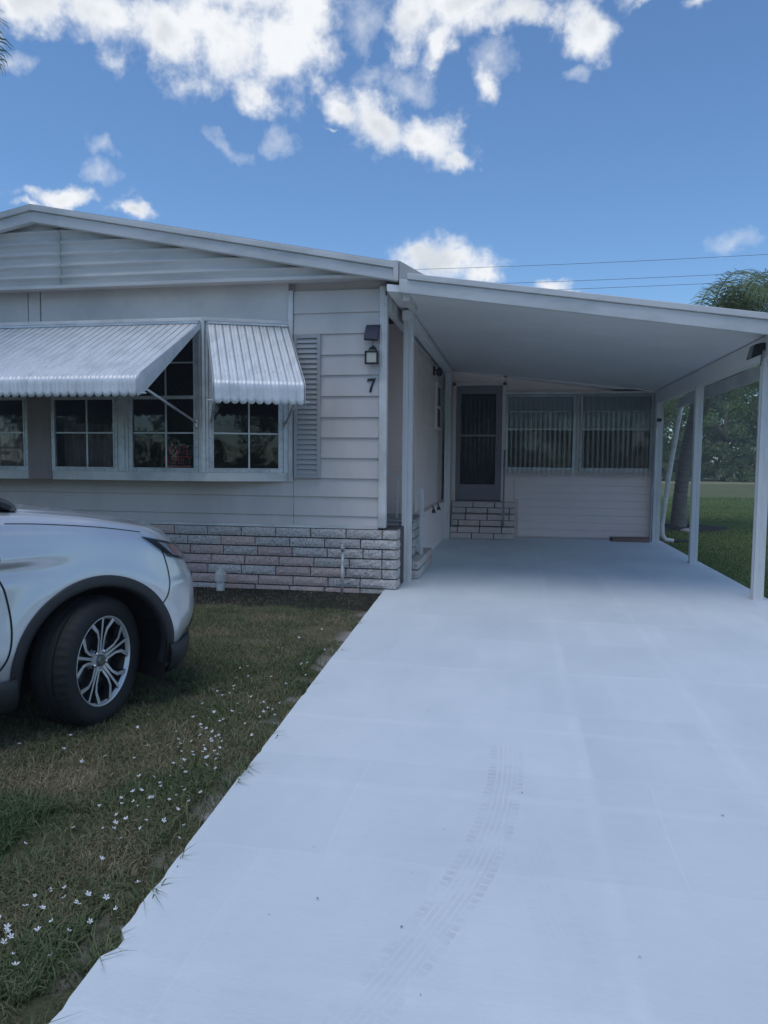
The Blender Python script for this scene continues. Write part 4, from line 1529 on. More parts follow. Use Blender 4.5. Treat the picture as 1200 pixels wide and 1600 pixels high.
# floodlight under the right-hand beam
bf = empty('beam_floodlight', (2.43, 8.05, 2.56), 'black floodlight on the right-hand carport beam at the frame edge', 'floodlight')
MB().box(2.405, 2.44, 7.98, 8.08, 2.55, 2.62).build('mount', m_black, bf, bevel=.004)
MB().hexa([(2.30, 7.93, 2.46), (2.40, 7.93, 2.50), (2.40, 8.12, 2.50), (2.30, 8.12, 2.46)], [(2.33, 7.95, 2.60), (2.405, 7.95, 2.62), (2.405, 8.10, 2.62), (2.33, 8.10, 2.60)]).build('head', m_black, bf, bevel=.010)
MB().add([(2.296, 7.945, 2.468), (2.296, 8.105, 2.468), (2.324, 8.09, 2.592), (2.324, 7.96, 2.592)], [(0, 1, 2, 3)]).build('lens', m_disc, bf)
MB().tube([(2.42, 8.03, 2.55), (2.425, 8.04, 2.50), (2.42, 8.05, 2.40)], .004, 5).build('cable', m_black, bf)
cb = MB().tube([(-1.395, FY - .055, 3.16), (-1.388, FY - .065, 3.225), (-1.365, FY - .075, 3.252), (-1.28, FY - .15, 3.253), (-1.22, FY - .24, 3.252)], .007, 6).build('roof_cable', m_black)
tag(cb, 'short black cable hooked round the top of the house corner', 'cable')

# private property sign standing inside the bay window
sg = empty('private_property_sign', (-3.62, BYF + .04, 1.31), 'black PRIVATE PROPERTY sign with red lettering inside the bay window', 'sign')
PX0, PX1, PZ0, PZ1, PY = -3.855, -3.475, 1.312, 1.555, BYF + .035
MB().box(PX0, PX1, PY, PY + .004, PZ0, PZ1).build('board', m_signblack, sg)
sgf = MB()
for b in ((PX0, PX0 + .006, PZ0, PZ1), (PX1 - .006, PX1, PZ0, PZ1), (PX0, PX1, PZ1 - .006, PZ1)):
    sgf.box(b[0], b[1], PY - .004, PY - .001, b[2], b[3])
sgf.build('sign_edge', m_signedge, sg)


def lettering(txt, x0, x1, z0, z1, y, mat, parent, name='lettering'):
    cu = bpy.data.curves.new('t', 'FONT')
    cu.body = txt
    cu.offset = .010
    ob = bpy.data.objects.new('t', cu)
    col.objects.link(ob)
    dg = bpy.context.evaluated_depsgraph_get()
    me = bpy.data.meshes.new_from_object(ob.evaluated_get(dg))
    bpy.data.objects.remove(ob)
    co = np.array([v.co for v in me.vertices])
    mn, mxx = co.min(0), co.max(0)
    for v in me.vertices:
        u_, w_ = (v.co.x - mn[0]) / (mxx[0] - mn[0]), (v.co.y - mn[1]) / (mxx[1] - mn[1])
        v.co = (x0 + u_ * (x1 - x0), y, z0 + w_ * (z1 - z0))
    me.materials.clear(); me.materials.append(mat)
    return link(name, me, None, parent)


lettering('PRIVATE', PX0 + .058, PX1 - .058, 1.452, 1.540, PY - .003, m_signred, sg)
lettering('PROPERTY', PX0 + .030, PX1 - .026, 1.350, 1.440, PY - .003, m_signred, sg)
MB().box(PX0 + .04, PX1 - .04, PY - .003, PY - .001, 1.320, 1.334).build('red_bar', m_signred, sg)

# pipes in front of the skirt
co_ = empty('sewer_cleanout', (-3.22, 7.62, GZ), 'white plastic cleanout pipe with cap in front of the block skirt', 'pipe')
MB().lathe([(.046, -.10), (.046, .13)], 18, 'z', (-3.22, 7.64, GZ)).build('pipe', m_pvc, co_, smooth=True, angle=40)
MB().lathe([(.060, .10), (.062, .105), (.062, .185), (.056, .19)], 18, 'z', (-3.22, 7.64, GZ)).build('coupling', m_pvc, co_, smooth=True, angle=40)
MB().lathe([(.053, .19), (.053, .215), (.022, .217), (.022, .245), (.018, .248)], 18, 'z', (-3.22, 7.64, GZ)).build('cap', m_pvc, co_, smooth=True, angle=40)
sp_ = empty('garden_tap', (-1.83, 7.66, GZ), 'thin upright water pipe with tap in front of the block skirt', 'tap')
MB().tube([(-1.835, 7.66, GZ - .1), (-1.825, 7.665, .44)], .017, 10).build('pipe', m_galv, sp_, smooth=True)
MB().tube([(-1.825, 7.665, .42), (-1.822, 7.655, .485), (-1.82, 7.62, .50)], .020, 10).build('valve', m_galv, sp_, smooth=True)
MB().tube([(-1.82, 7.62, .505), (-1.818, 7.60, .455)], .015, 8).build('spout', m_galv, sp_)
MB().lathe([(.034, 0), (.034, .012)], 10, 'z', (-1.822, 7.65, .52)).build('handle', m_galv, sp_)

# brown board lying at the foot of the sunroom wall
tag(MB().hexa([(1.72, 13.52, .0), (2.36, 13.52, .0), (2.40, 13.72, 0), (1.70, 13.72, 0)], [(1.74, 13.54, .045), (2.36, 13.54, .055), (2.40, 13.72, .085), (1.70, 13.72, .075)]).build('wooden_threshold', m_plank, bevel=.006),
    'low reddish brown board at the foot of the sunroom wall', 'board')
# outlet box on the last post
ob_ = empty('outlet_box', (2.49, 13.70, 2.10), 'small white outlet box with black device on the last right-hand post', 'outlet')
MB().box(2.45, 2.53, 13.69, 13.728, 2.045, 2.125).build('box', m_rail, ob_, bevel=.004)
MB().box(2.455, 2.525, 13.68, 13.728, 2.145, 2.20).build('device', m_black, ob_, bevel=.004)
# downspout leaning out from the gutter
ds = empty('downspout', (2.75, 14.0, GZ), 'white downspout pipe slanting beside the sunroom corner', 'downspout')
MB().tube([(2.83, 13.62, 2.42), (2.82, 13.66, 2.30), (2.72, 13.88, 1.2), (2.655, 14.0, .30), (2.66, 14.0, .10), (2.72, 14.0, .01), (2.86, 14.0, -.01)], .042, 10).build('pipe', m_pvc, ds, smooth=True)
tag(MB().tube([(2.84, 14.02, -.02), (3.0, 14.1, -.025), (3.25, 14.05, -.03)], .045, 8).build('drain_hose', m_clad, smooth=True), 'dark drain hose lying in the grass below the downspout', 'hose')

# ================================================================== car
PHI = radians(61)
car = empty('parked_car', (-2.97, 3.976, GZ), 'silver white SUV parked on the grass with its front wheels turned', 'car', None, PHI)
HW = .905
UF, UR, TAIL = .22, -3.15, -3.72
AXLES = (0.0, -2.67)
WZ, WR = .352, .352
ARCH = .425


def lerp_tab(t, tab):
    """monotone cubic through the table"""
    n = len(tab)
    if t <= tab[0][0]: return tab[0][1]
    if t >= tab[-1][0]: return tab[-1][1]
    i = 0
    while t > tab[i + 1][0]: i += 1
    def sl(k): return (tab[k + 1][1] - tab[k][1]) / (tab[k + 1][0] - tab[k][0])
    def tg(k):
        if k == 0: return sl(0)
        if k == n - 1: return sl(n - 2)
        p, q = sl(k - 1), sl(k)
        return 0 if p * q <= 0 else 2 * p * q / (p + q)
    h = tab[i + 1][0] - tab[i][0]
    x = (t - tab[i][0]) / h
    a, b, m0, m1 = tab[i][1], tab[i + 1][1], tg(i) * h, tg(i + 1) * h
    return (2 * x ** 3 - 3 * x * x + 1) * a + (x ** 3 - 2 * x * x + x) * m0 + (3 * x * x - 2 * x ** 3) * b + (x ** 3 - x * x) * m1


ZLOW = .36
T_NOSE = [(0, .87), (.12, .93), (.3, .965), (.55, .955), (.72, .92), (.86, .86), (1, .76)]
T_WID = [(-.5, -.10), (0, -.015), (.2, 0), (.5, .0), (.66, -.006), (.80, -.018), (.92, -.038), (1, -.072)]
T_SH = [(-3.7, 1.08), (-2.5, 1.16), (-.9, 1.15), (-.4, 1.13), (0, 1.09), (.3, 1.04), (.6, .975), (.8, .915), (1, .86)]
T_SEAT = [(-3.7, 1), (1, 1)]


def zsh(u): return lerp_tab(u, T_SH)


def vside(u, t):
    """half width at station u, t = height fraction between sill and shoulder"""
    n = lerp_tab(t, T_NOSE)
    w = HW + lerp_tab(t, T_WID)
    if u > UF:
        x = min(1, (u - UF) / (n - UF))
        w *= max(0, 1 - x ** 2.5) ** (1 / 2.1)
    elif u < UR:
        x = min(1, (UR - u) / (UR - TAIL))
        w *= max(0, 1 - x ** 2.6) ** (1 / 2.4)
    z = ZLOW + t * (zsh(u) - ZLOW)
    # feature line that fades out over the front wheel
    k = max(0.0, min(1.0, (-.05 - u) / .45)); k = k * k * (3 - 2 * k)
    if w > .5: w += k * (.010 * math.exp(-((z - .955) / .030) ** 2) - .020 * math.exp(-((z - .895) / .035) ** 2))
    # bumper shelf below the headlamp
    k = max(0.0, min(1.0, (u - .38) / .12))
    if w > .3: w += k * .014 / (1 + math.exp((z - .745) / .008))
    for ax in AXLES:
        r = hypot(u - ax, z - WZ)
        if w > .5: w += .020 * math.exp(-((r - .50) / .07) ** 2) * (1 if u < .6 else 0) * max(0, min(1, (.95 - z) / .2))
    return w


def tz(u, z): return (z - ZLOW) / (zsh(u) - ZLOW)


# stations: half outline from tail centre to nose centre, as (kind, value)
stat = [('r', a) for a in np.linspace(90, 4, 22)] + [('s', u) for u in np.concatenate([np.linspace(UR, -3.2, 2)[:1], np.linspace(UR, -2.2, 70)[1:], np.linspace(-2.2, -.5, 40)[1:], np.linspace(-.5, UF, 56)[1:]])] + [('f', a) for a in np.concatenate([np.linspace(2, 30, 26), np.linspace(32, 80, 34), np.linspace(82, 90, 6)])]


def spt(st, t):
    k, a = st
    if k == 's': return a, vside(a, t)
    if k == 'f':
        n = lerp_tab(t, T_NOSE)
        u = UF + (n - UF) * sin(radians(a)) ** (2 / 2.5)
        return u, (vside(u, t) if a < 89.9 else 0.0)
    u = UR - (UR - TAIL) * sin(radians(a)) ** (2 / 2.6)
    return u, (vside(u, t) if a < 89.9 else 0.0)


NT, NH = 44, 16


def half_body():
    V = []
    for st in stat:
        colm = []
        for j in range(NT + 1):
            t = j / NT
            u, v = spt(st, t)
            z = ZLOW + t * (zsh(u) - ZLOW)
            colm.append([u, -v, z])
        u, v, z = colm[-1]
        for j in range(1, NH + 1):
            q = j / NH
            kk = min(1, abs(v) / .55)
            crown = (.030 * min(1, q / .10) ** .6 + .055 * (1 - (1 - q) ** 2.0)) * kk
            # hood crease
            crown += .010 * math.exp(-((q - .30) / .05) ** 2) * kk * (1 if u > -.6 else 0)
            colm.append([u, v * (1 - q), z + crown])
        V.append(colm)
    return np.array(V)


HV = half_body()
ns, nr_ = HV.shape[:2]


def arch_test(c):
    return any(hypot(c[0] - ax, c[2] - WZ) < ARCH for ax in AXLES) and abs(c[1]) > .5


keep = np.ones((ns - 1, nr_ - 1), bool)
for i in range(ns - 1):
    for j in range(NT):
        c = (HV[i, j] + HV[i + 1, j] + HV[i, j + 1] + HV[i + 1, j + 1]) / 4
        if arch_test(c): keep[i, j] = False
for i in range(ns):
    for j in range(NT + 1):
        a = [keep[p, q] for p in (i - 1, i) for q in (j - 1, j) if 0 <= p < ns - 1 and 0 <= q < NT]
        if any(a) and not all(a):
            for ax in AXLES:
                r = hypot(HV[i, j, 0] - ax, HV[i, j, 2] - WZ)
                if abs(r - ARCH) < .06 and HV[i, j, 2] > ZLOW + .005:
                    HV[i, j, 0] = ax + (HV[i, j, 0] - ax) * ARCH / r
                    HV[i, j, 2] = WZ + (HV[i, j, 2] - WZ) * ARCH / r
vs, fs = [], []
for s_ in (1, -1):
    b = len(vs)
    for i in range(ns):
        for j in range(nr_):
            vs.append((HV[i, j, 0], HV[i, j, 1] * s_, HV[i, j, 2]))
    for i in range(ns - 1):
        for j in range(nr_ - 1):
            if keep[i, j]:
                q = (b + i * nr_ + j, b + (i + 1) * nr_ + j, b + (i + 1) * nr_ + j + 1, b + i * nr_ + j + 1)
                fs.append(q if s_ > 0 else q[::-1])
mb = MB(); mb.add(vs, fs)
me = mb.mesh('body', True)
import bmesh
bm = bmesh.new(); bm.from_mesh(me)
bmesh.ops.remove_doubles(bm, verts=bm.verts, dist=.0008)
bmesh.ops.recalc_face_normals(bm, faces=bm.faces)
bm.to_mesh(me); bm.free()
me.polygons.foreach_set('use_smooth', [True] * len(me.polygons))
body = link('body', me, m_paint, car, True)


def surf(u, z, off=0.0, side=-1):
    """point on the flank, pushed out by off"""
    t = tz(u, z)
    e = .004
    v = vside(u, t)
    du = (vside(u + e, t) - vside(u - e, t)) / (2 * e)
    dz = (vside(u, tz(u, z + e)) - vside(u, tz(u, z - e))) / (2 * e)
    n = Vector((-du, 1, -dz)).normalized()
    p = Vector((u, v, z)) + n * off
    return (p.x, p.y * (1 if side > 0 else -1), p.z)


def strip(name, pts, w, mat, off=.003, parent=None, side=-1, lift=.004):
    """thin ribbon on the flank along (u, z) points"""
    mb = MB()
    N = len(pts)
    for i, (u, z) in enumerate(pts):
        a, b = pts[max(i - 1, 0)], pts[min(i + 1, N - 1)]
        L = hypot(b[0] - a[0], b[1] - a[1]) or 1
        nx_, nz_ = -(b[1] - a[1]) / L * w / 2, (b[0] - a[0]) / L * w / 2
        mb.v += [surf(u - nx_, z - nz_, off, side), surf(u + nx_, z + nz_, off, side)]
    mb.f += [(2 * i, 2 * i + 1, 2 * i + 3, 2 * i + 2) for i in range(N - 1)]
    o = mb.build(name, mat, parent or body, local=True)
    return o


def curve_pts(ctrl, n=24):
    P = [Vector((a, b, 0)) for a, b in ctrl]
    P = [P[0] * 2 - P[1]] + P + [P[-1] * 2 - P[-2]]
    out = []
    for i in range(1, len(P) - 2):
        for k in range(n):
            t = k / n
            q = .5 * ((2 * P[i]) + (P[i + 1] - P[i - 1]) * t + (2 * P[i - 1] - 5 * P[i] + 4 * P[i + 1] - P[i + 2]) * t * t + (3 * P[i] - P[i - 1] - 3 * P[i + 1] + P[i + 2]) * t ** 3)
            out.append((q.x, q.y))
    out.append(tuple(ctrl[-1]))
    return out


for sd_ in (-1, 1):
    # sill and lower bumper cladding
    mb = MB()
    rowz = [.37, .335, .29, .24, .205]
    ins = [.010, .014, .012, -.010, -.06]
    cols_ = []
    for st in stat:
        u, v = spt(st, 0.0)
        if any(abs(u - ax) < ARCH + .01 for ax in AXLES):
            cols_.append(None); continue
        k = 1 if abs(v) > .3 else 0
        cols_.append([(u + ((.012 + q) if u > .4 else 0) * (1 - min(1, abs(v) / HW)) , (v + q) * sd_ if abs(v) > .02 else 0, z) for z, q in zip(rowz, ins)])
    prev = None
    for c in cols_:
        if c is None: prev = None; continue
        b = len(mb.v); mb.v += c
        if prev is not None:
            for j in range(4):
                q = (prev + j, b + j, b + j + 1, prev + j + 1)
                mb.f.append(q)
        prev = b
    o = mb.build('lower_cladding', m_clad, car, smooth=True, local=True)
    o.modifiers.new('s', 'SOLIDIFY').thickness = .02
    for ax in AXLES:
        # arch lip
        mb = MB()
        n = 56
        for i in range(n + 1):
            a = radians(-12 + 204 * i / n)
            row = []
            for r, of in ((ARCH - .012, -.035), (ARCH - .010, .008), (ARCH + .004, .013), (ARCH + .045, .013), (ARCH + .052, .001)):
                u, z = ax + r * cos(a), WZ + r * sin(a)
                z = max(z, .22)
                t = max(0, tz(u, z))
                v = vside(u, t) + of - (max(0, .36 - z) * .25)
                row.append((u, v * sd_, z))
            mb.v += row
        for i in range(n):
            for j in range(4):
                mb.f.append((i * 5 + j, i * 5 + j + 1, (i + 1) * 5 + j + 1, (i + 1) * 5 + j))
        mb.build('arch_cladding', m_clad, car, smooth=True, local=True)
        # wheel-well liner
        mb = MB()
        for i in range(25):
            a = radians(-25 + 230 * i / 24)
            for v in (.30, .905):
                mb.v.append((ax + (ARCH - .006) * cos(a), v * sd_, max(WZ + (ARCH - .006) * sin(a), .16)))
        mb.f += [(2 * i, 2 * i + 2, 2 * i + 3, 2 * i + 1) for i in range(24)]
        b = len(mb.v)
        mb.v += [(ax - .44, .30 * sd_, .16), (ax + .44, .30 * sd_, .16), (ax + .44, .30 * sd_, .80), (ax - .44, .30 * sd_, .80)]
        mb.f.append((b, b + 1, b + 2, b + 3))
        mb.build('wheel_well', m_gap, car, local=True)
    # panel gaps
    strip('door_gap', curve_pts([(-.60, .345), (-.49, .48), (-.465, .64), (-.485, .80), (-.525, .91), (-.505, .97), (-.55, 1.09)]), .009, m_gap, .002, body, sd_)
    strip('door_gap', curve_pts([(-1.55, .345), (-1.53, .60), (-1.55, .90), (-1.56, 1.09)]), .009, m_gap, .002, body, sd_)
    strip('door_gap', curve_pts([(-2.38, .80), (-2.45, .95), (-2.46, 1.10)]), .009, m_gap, .002, body, sd_)
    strip('bumper_gap', curve_pts([(.375, .61), (.43, .68), (.455, .76), (.44, .86), (.415, .94)]), .007, m_gap, .002, body, sd_)
    strip('hood_gap', [(u, zsh(u) - .004) for u in np.linspace(-.45, .30, 60)], .004, m_gap, .0015, body, sd_)
    # headlamp: dark bezel, reflector, orange inner lamp, clear lens
    def quad_patch(name, c4, mat, off, n=8, m=4, par=body):
        mb = MB()
        (a, b, c, d_) = c4
        for i in range(n + 1):
            for j in range(m + 1):
                s, t = i / n, j / m
                u = (a[0] * (1 - s) + b[0] * s) * (1 - t) + (d_[0] * (1 - s) + c[0] * s) * t
                z = (a[1] * (1 - s) + b[1] * s) * (1 - t) + (d_[1] * (1 - s) + c[1] * s) * t
                mb.v.append(surf(u, z, off, sd_))
        for i in range(n):
            for j in range(m):
                q = (i * (m + 1) + j, (i + 1) * (m + 1) + j, (i + 1) * (m + 1) + j + 1, i * (m + 1) + j + 1)
                mb.f.append(q if sd_ < 0 else q[::-1])
        return mb.build(name, mat, par, smooth=True, local=True)
    hl = quad_patch('headlight', [(.47, .885), (.76, .815), (.745, .905), (.29, 1.012)], m_lampbase, .003)
    quad_patch('reflector', [(.51, .886), (.735, .828), (.725, .892), (.40, .972)], m_lampclear, .006, par=hl)
    quad_patch('indicator', [(.52, .888), (.64, .860), (.62, .922), (.47, .954)], m_lampred, .007, par=hl)
    quad_patch('indicator', [(.67, .850), (.71, .842), (.70, .888), (.665, .90)], m_lampred, .009, par=hl)
    quad_patch('lens', [(.47, .880), (.765, .810), (.75, .908), (.28, 1.014)], m_lampglass, .013, par=hl)
    strip('bumper_trim', curve_pts([(.60, .395), (.72, .44), (.82, .50), (.875, .56)]), .020, m_chrome, .010, body, sd_)
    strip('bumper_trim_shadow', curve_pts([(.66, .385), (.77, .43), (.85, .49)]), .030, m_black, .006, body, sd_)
    # handles and mirror
    for u in (-1.35, -2.30):
        MB().bar(surf(u - .10, .99, .03, sd_), surf(u + .08, .985, .03, sd_), .03, .03).build('door_handle', m_paint, body, local=True, bevel=.008)
    mbm = MB()
    mbm.lathe([(.01, -.12), (.07, -.10), (.10, -.02), (.095, .06), (.04, .10), (.01, .11)], 14, 'z', (-.72, 1.02 * sd_, 1.20))
    mi = mbm.build('mirror', m_paint, car, smooth=True, local=True)
    MB().bar((-.74, .86 * sd_, 1.10), (-.73, .98 * sd_, 1.14), .06, .05).build('mirror_arm', m_black, mi, local=True)
    # tail lamp
    quad_patch('tail_light', [(-3.62, .90), (-3.30, .95), (-3.25, 1.04), (-3.60, 1.03)], m_lampred, .006)

# front: grille and chrome bars on the nose
mb = MB()
for i in range(21):
    y = -.42 + .84 * i / 20
    for z in (.46, .60, .74):
        t = tz(.9, z)
        n_ = lerp_tab(t, T_NOSE)
        k = min(1, abs(y) / HW)
        u = UF + (n_ - UF) * (1 - k ** 2.1) ** (1 / 2.5) + .004
        mb.v.append((u, y, z))
for i in range(20):
    for j in range(2):
        mb.f.append((i * 3 + j, (i + 1) * 3 + j, (i + 1) * 3 + j + 1, i * 3 + j + 1))
gr = mb.build('grille', m_black, body, local=True)
for z in (.56, .68):
    MB().tube([(UF + (.932 - UF) * (1 - (abs(y) / HW) ** 2.1) ** .4 + .012, y, z) for y in np.linspace(-.40, .40, 17)], .012, 6).build('grille_bar', m_chrome, gr, local=True, smooth=True)
# hood emblem kept to its three lozenges
# greenhouse
gh = MB()
belt = [(-.36, .70, 1.195), (-.95, .80, 1.19), (-2.0, .825, 1.20), (-2.9, .80, 1.205), (-3.45, .70, 1.19)]
roofp = [(-1.22, .50, 1.58), (-1.45, .58, 1.635), (-2.2, .61, 1.665), (-2.9, .58, 1.64), (-3.25, .50, 1.585)]
bl_, rf_ = [], []
NB = 5
for (u, v, z) in belt: bl_.append((u, v, z))
for (u, v, z) in rf_ or roofp: pass


def gh_pt(s, w, side):
    """s 0..1 front to rear, w 0 belt .. 1 roof edge"""
    k = s * 4; i = min(3, int(k)); f = k - i
    a = Vector(belt[i]).lerp(Vector(belt[i + 1]), f); b = Vector(roofp[i]).lerp(Vector(roofp[i + 1]), f)
    p = a.lerp(b, w)
    p.y += .035 * sin(pi * w)
    return (p.x, p.y * side, p.z)


mb = MB()
ng, nw = 32, 8
for side in (-1, 1):
    b = len(mb.v)
    for i in range(ng + 1):
        for j in range(nw + 1):
            mb.v.append(gh_pt(i / ng, j / nw, side))
    for i in range(ng):
        for j in range(nw):
            q = (b + i * (nw + 1) + j, b + (i + 1) * (nw + 1) + j, b + (i + 1) * (nw + 1) + j + 1, b + i * (nw + 1) + j + 1)
            mb.f.append(q if side > 0 else q[::-1])
o = mb.build('side_glass', m_carglass, car, smooth=True, local=True)
mb = MB()
for i in range(ng + 1):
    pr = gh_pt(i / ng, 1, 1)
    for j in range(13):
        y = -pr[1] + 2 * pr[1] * j / 12
        mb.v.append((pr[0], y, pr[2] + .05 * (1 - (y / pr[1]) ** 2) ** .7))
for i in range(ng):
    for j in range(12):
        mb.f.append((i * 13 + j, (i + 1) * 13 + j, (i + 1) * 13 + j + 1, i * 13 + j + 1))
mb.build('roof', m_paint, car, smooth=True, local=True)
for nm, s in (('windscreen', 0), ('rear_glass', 1)):
    mb = MB()
    for i in range(11):
        p = Vector(gh_pt(s, i / 10, 1))
        for j in range(15):
            k = -1 + 2 * j / 14
            bulge = (.14 if s == 0 else -.08) * (1 - k * k)
            mb.v.append((p.x + bulge, p.y * k, p.z + (.05 * (1 - k * k) if i == 10 else .06 * (1 - k * k) * (1 - i / 10) * 0 + .05 * (1 - k * k) * i / 10)))
    for i in range(10):
        for j in range(14):
            q = (i * 15 + j, i * 15 + j + 1, (i + 1) * 15 + j + 1, (i + 1) * 15 + j)
            mb.f.append(q)
    mb.build(nm, m_carglass, car, smooth=True, local=True)
for side in (-1, 1):
    for s0, w_ in ((0.0, .05), (.40, .06), (.70, .05), (.99, .06)):
        mb = MB().bar(gh_pt(s0, 0, side * 1.004), gh_pt(s0, 1, side * 1.004), w_, .03)
        mb.build('pillar', m_black, car, local=True, bevel=.01)
# scuttle: black cowl at the foot of the windscreen
mb = MB()
for i in range(21):
    k = -1 + 2 * i / 20
    for du, dz in ((-.05, .0), (.06, -.002)):
        mb.v.append((-.385 + du + .135 * (1 - k * k), .70 * k, 1.170 + dz + .050 * (1 - k * k) + .012))
mb.f += [(2 * i, 2 * i + 2, 2 * i + 3, 2 * i + 1) for i in range(20)]
mb.build('cowl', m_black, car, local=True)
MB().box(-3.4, -.45, -.62, .62, .62, .66).build('cabin_floor', m_gap, car, local=True)
MB().box(-3.5, .72, -.60, .60, .19, .24).build('underbody', m_gap, car, local=True)


# ---- wheels
def make_wheel(u, v, steer, side):
    t = MB()
    w = .112
    prof = [(.232, -.085), (.245, -.100), (.268, -.110), (.300, -.115), (.325, -.110), (.338, -.100), (.3475, -.086), (.352, -.062), (.352, -.046), (.343, -.044), (.343, -.036), (.352, -.034), (.352, -.012), (.343, -.010), (.343, .010), (.352, .012), (.352, .034), (.343, .036), (.343, .044), (.352, .046), (.352, .062), (.3475, .086), (.335, .104), (.30, .114), (.245, .10), (.232, .085)]
    n = 144
    b = 0
    for pi_, (r, h) in enumerate(prof):
        for k in range(n):
            a = 2 * pi * k / n
            rr = r
            if r > .337 and abs(h) > .05 and k % 3 == 0: rr = r - .008
            t.v.append((rr * cos(a), h, rr * sin(a)))
    for i in range(len(prof) - 1):
        for k in range(n):
            k2 = (k + 1) % n
            t.f.append((i * n + k, (i + 1) * n + k, (i + 1) * n + k2, i * n + k2))
    wh = t.build('wheel', m_rubber, car, smooth=True, local=True, angle=50)
    wh.location = (u, v, WZ)
    wh.rotation_euler = (0, 0, steer + (pi if side > 0 else 0))
    # rim barrel (dark), open to the outside at -y
    MB().lathe([(.236, .085), (.222, .07), (.215, -.02), (.226, -.075), (.240, -.092)], 64, 'y', cap=False).build('rim', m_pocket, wh, smooth=True, local=True)
    MB().lathe([(.226, -.080), (.236, -.098), (.241, -.102), (.244, -.100), (.241, -.096), (.236, -.092), (.226, -.080)], 72, 'y', cap=False).build('rim_lip', m_mach, wh, smooth=True, local=True)
    MB().lathe([(.216, .0), (.0, .0)], 32, 'y', cap=False).build('rim_disc', m_gap, wh, local=True)
    MB().lathe([(.150, -.010), (.150, -.028), (.05, -.028)], 40, 'y', cap=False).build('brake_disc', m_disc, wh, local=True)
    # spokes
    for k in range(5):
        for br in (-1, 0, 1):
            a0 = 2 * pi * k / 5 + pi / 2
            def P(r, da, h): return Vector((r * cos(a0 + da), h, r * sin(a0 + da)))
            if br == 0:
                ctr = [P(.045, 0, -.072), P(.13, .0, -.082), P(.232, 0.0, -.094)]
                wd = [.020, .014, .016]
            else:
                ctr = [P(.052, br * .42, -.072), P(.125, br * .20, -.083), P(.170, br * .24, -.088), P(.232, br * .42, -.095)]
                wd = [.016, .014, .018, .025]
            mb = MB()
            for i, c in enumerate(ctr):
                d_ = (ctr[min(i + 1, len(ctr) - 1)] - ctr[max(i - 1, 0)]).normalized()
                s = d_.cross(Vector((0, 1, 0))).normalized()
                for sg_, dep in ((-1, 0), (1, 0), (1.35, .030), (-1.35, .030)):
                    mb.v.append(tuple(c + s * sg_ * wd[i] / 2 + Vector((0, dep, 0))))
            for i in range(len(ctr) - 1):
                for j in range(4):
                    j2 = (j + 1) % 4
                    mb.f.append((i * 4 + j, i * 4 + j2, (i + 1) * 4 + j2, (i + 1) * 4 + j))
            me_ = mb.mesh('spoke')
            me_.materials.append(m_mach); me_.materials.append(m_pocket)
            for p_ in me_.polygons:
                if abs(p_.normal.y) < .8: p_.material_index = 1
            link('spoke', me_, None, wh, True)
    MB().lathe([(.070, -.035), (.068, -.062), (.056, -.070), (.0, -.070)], 30, 'y', cap=False).build('hub', m_mach, wh, local=True, smooth=True, angle=30)
    cap_ = MB().lathe([(.033, -.066), (.033, -.080), (.028, -.086), (.0, -.087)], 24, 'y', cap=False).build('hub_cap', m_disc, wh, local=True, smooth=True, angle=40)
    em = MB()
    for a in (90, 210, 330):
        c = Vector((.0, 0, .0)); dv = Vector((cos(radians(a)), 0, sin(radians(a)))); sv = Vector((-dv.z, 0, dv.x))
        pts = [c + Vector((0, -.0885, 0)), c + dv * .0115 + sv * .0066 + Vector((0, -.0885, 0)), c + dv * .023 + Vector((0, -.0885, 0)), c + dv * .0115 - sv * .0066 + Vector((0, -.0885, 0))]
        em.add(pts, [(0, 1, 2, 3)])
    link('hub_emblem', em.mesh('hub_emblem'), m_chrome, wh, True)
    for k in range(5):
        a = 2 * pi * (k + .5) / 5 + pi / 2
        MB().lathe([(.014, -.055), (.0125, -.074), (.009, -.080), (.0, -.081)], 8, 'y', (.054 * cos(a), 0, .054 * sin(a)), cap=False).build('lug_nut', m_chrome, wh, local=True, smooth=True, angle=40)
    return wh


STEER = radians(26)
make_wheel(0, -.785, STEER, -1)
make_wheel(0, .785, STEER, 1)
make_wheel(-2.67, -.785, 0, -1)
make_wheel(-2.67, .785, 0, 1)

# ================================================================== vegetation
def blades(name, X, Y, Z, H, W, lean, tone, mat, label):
    """one triangle-pair blade per root"""
    n = len(X)
    th = rng.random(n) * 2 * pi
    sx, sy = np.cos(th) * W / 2, np.sin(th) * W / 2
    la = rng.random(n) * 2 * pi
    lx, ly = np.cos(la) * lean * H, np.sin(la) * lean * H
    V = np.empty((n, 5, 3))
    V[:, 0] = np.stack([X - sx, Y - sy, Z], 1)
    V[:, 1] = np.stack([X + sx, Y + sy, Z], 1)
    V[:, 2] = np.stack([X + sx * .8 + lx * .35, Y + sy * .8 + ly * .35, Z + H * .6], 1)
    V[:, 3] = np.stack([X - sx * .8 + lx * .35, Y - sy * .8 + ly * .35, Z + H * .6], 1)
    V[:, 4] = np.stack([X + lx, Y + ly, Z + H * (1 - .35 * lean)], 1)
    i0 = np.arange(n)[:, None] * 5
    F = np.concatenate([i0 + np.array([[0, 1, 2]]), i0 + np.array([[0, 2, 3]]), i0 + np.array([[3, 2, 4]])], 0)
    me = tri_mesh(name, V.reshape(-1, 3), F, np.repeat(tone, 5))
    me.materials.append(mat)
    o = link(name, me)
    tag(o, label, None, kind='stuff')
    return o


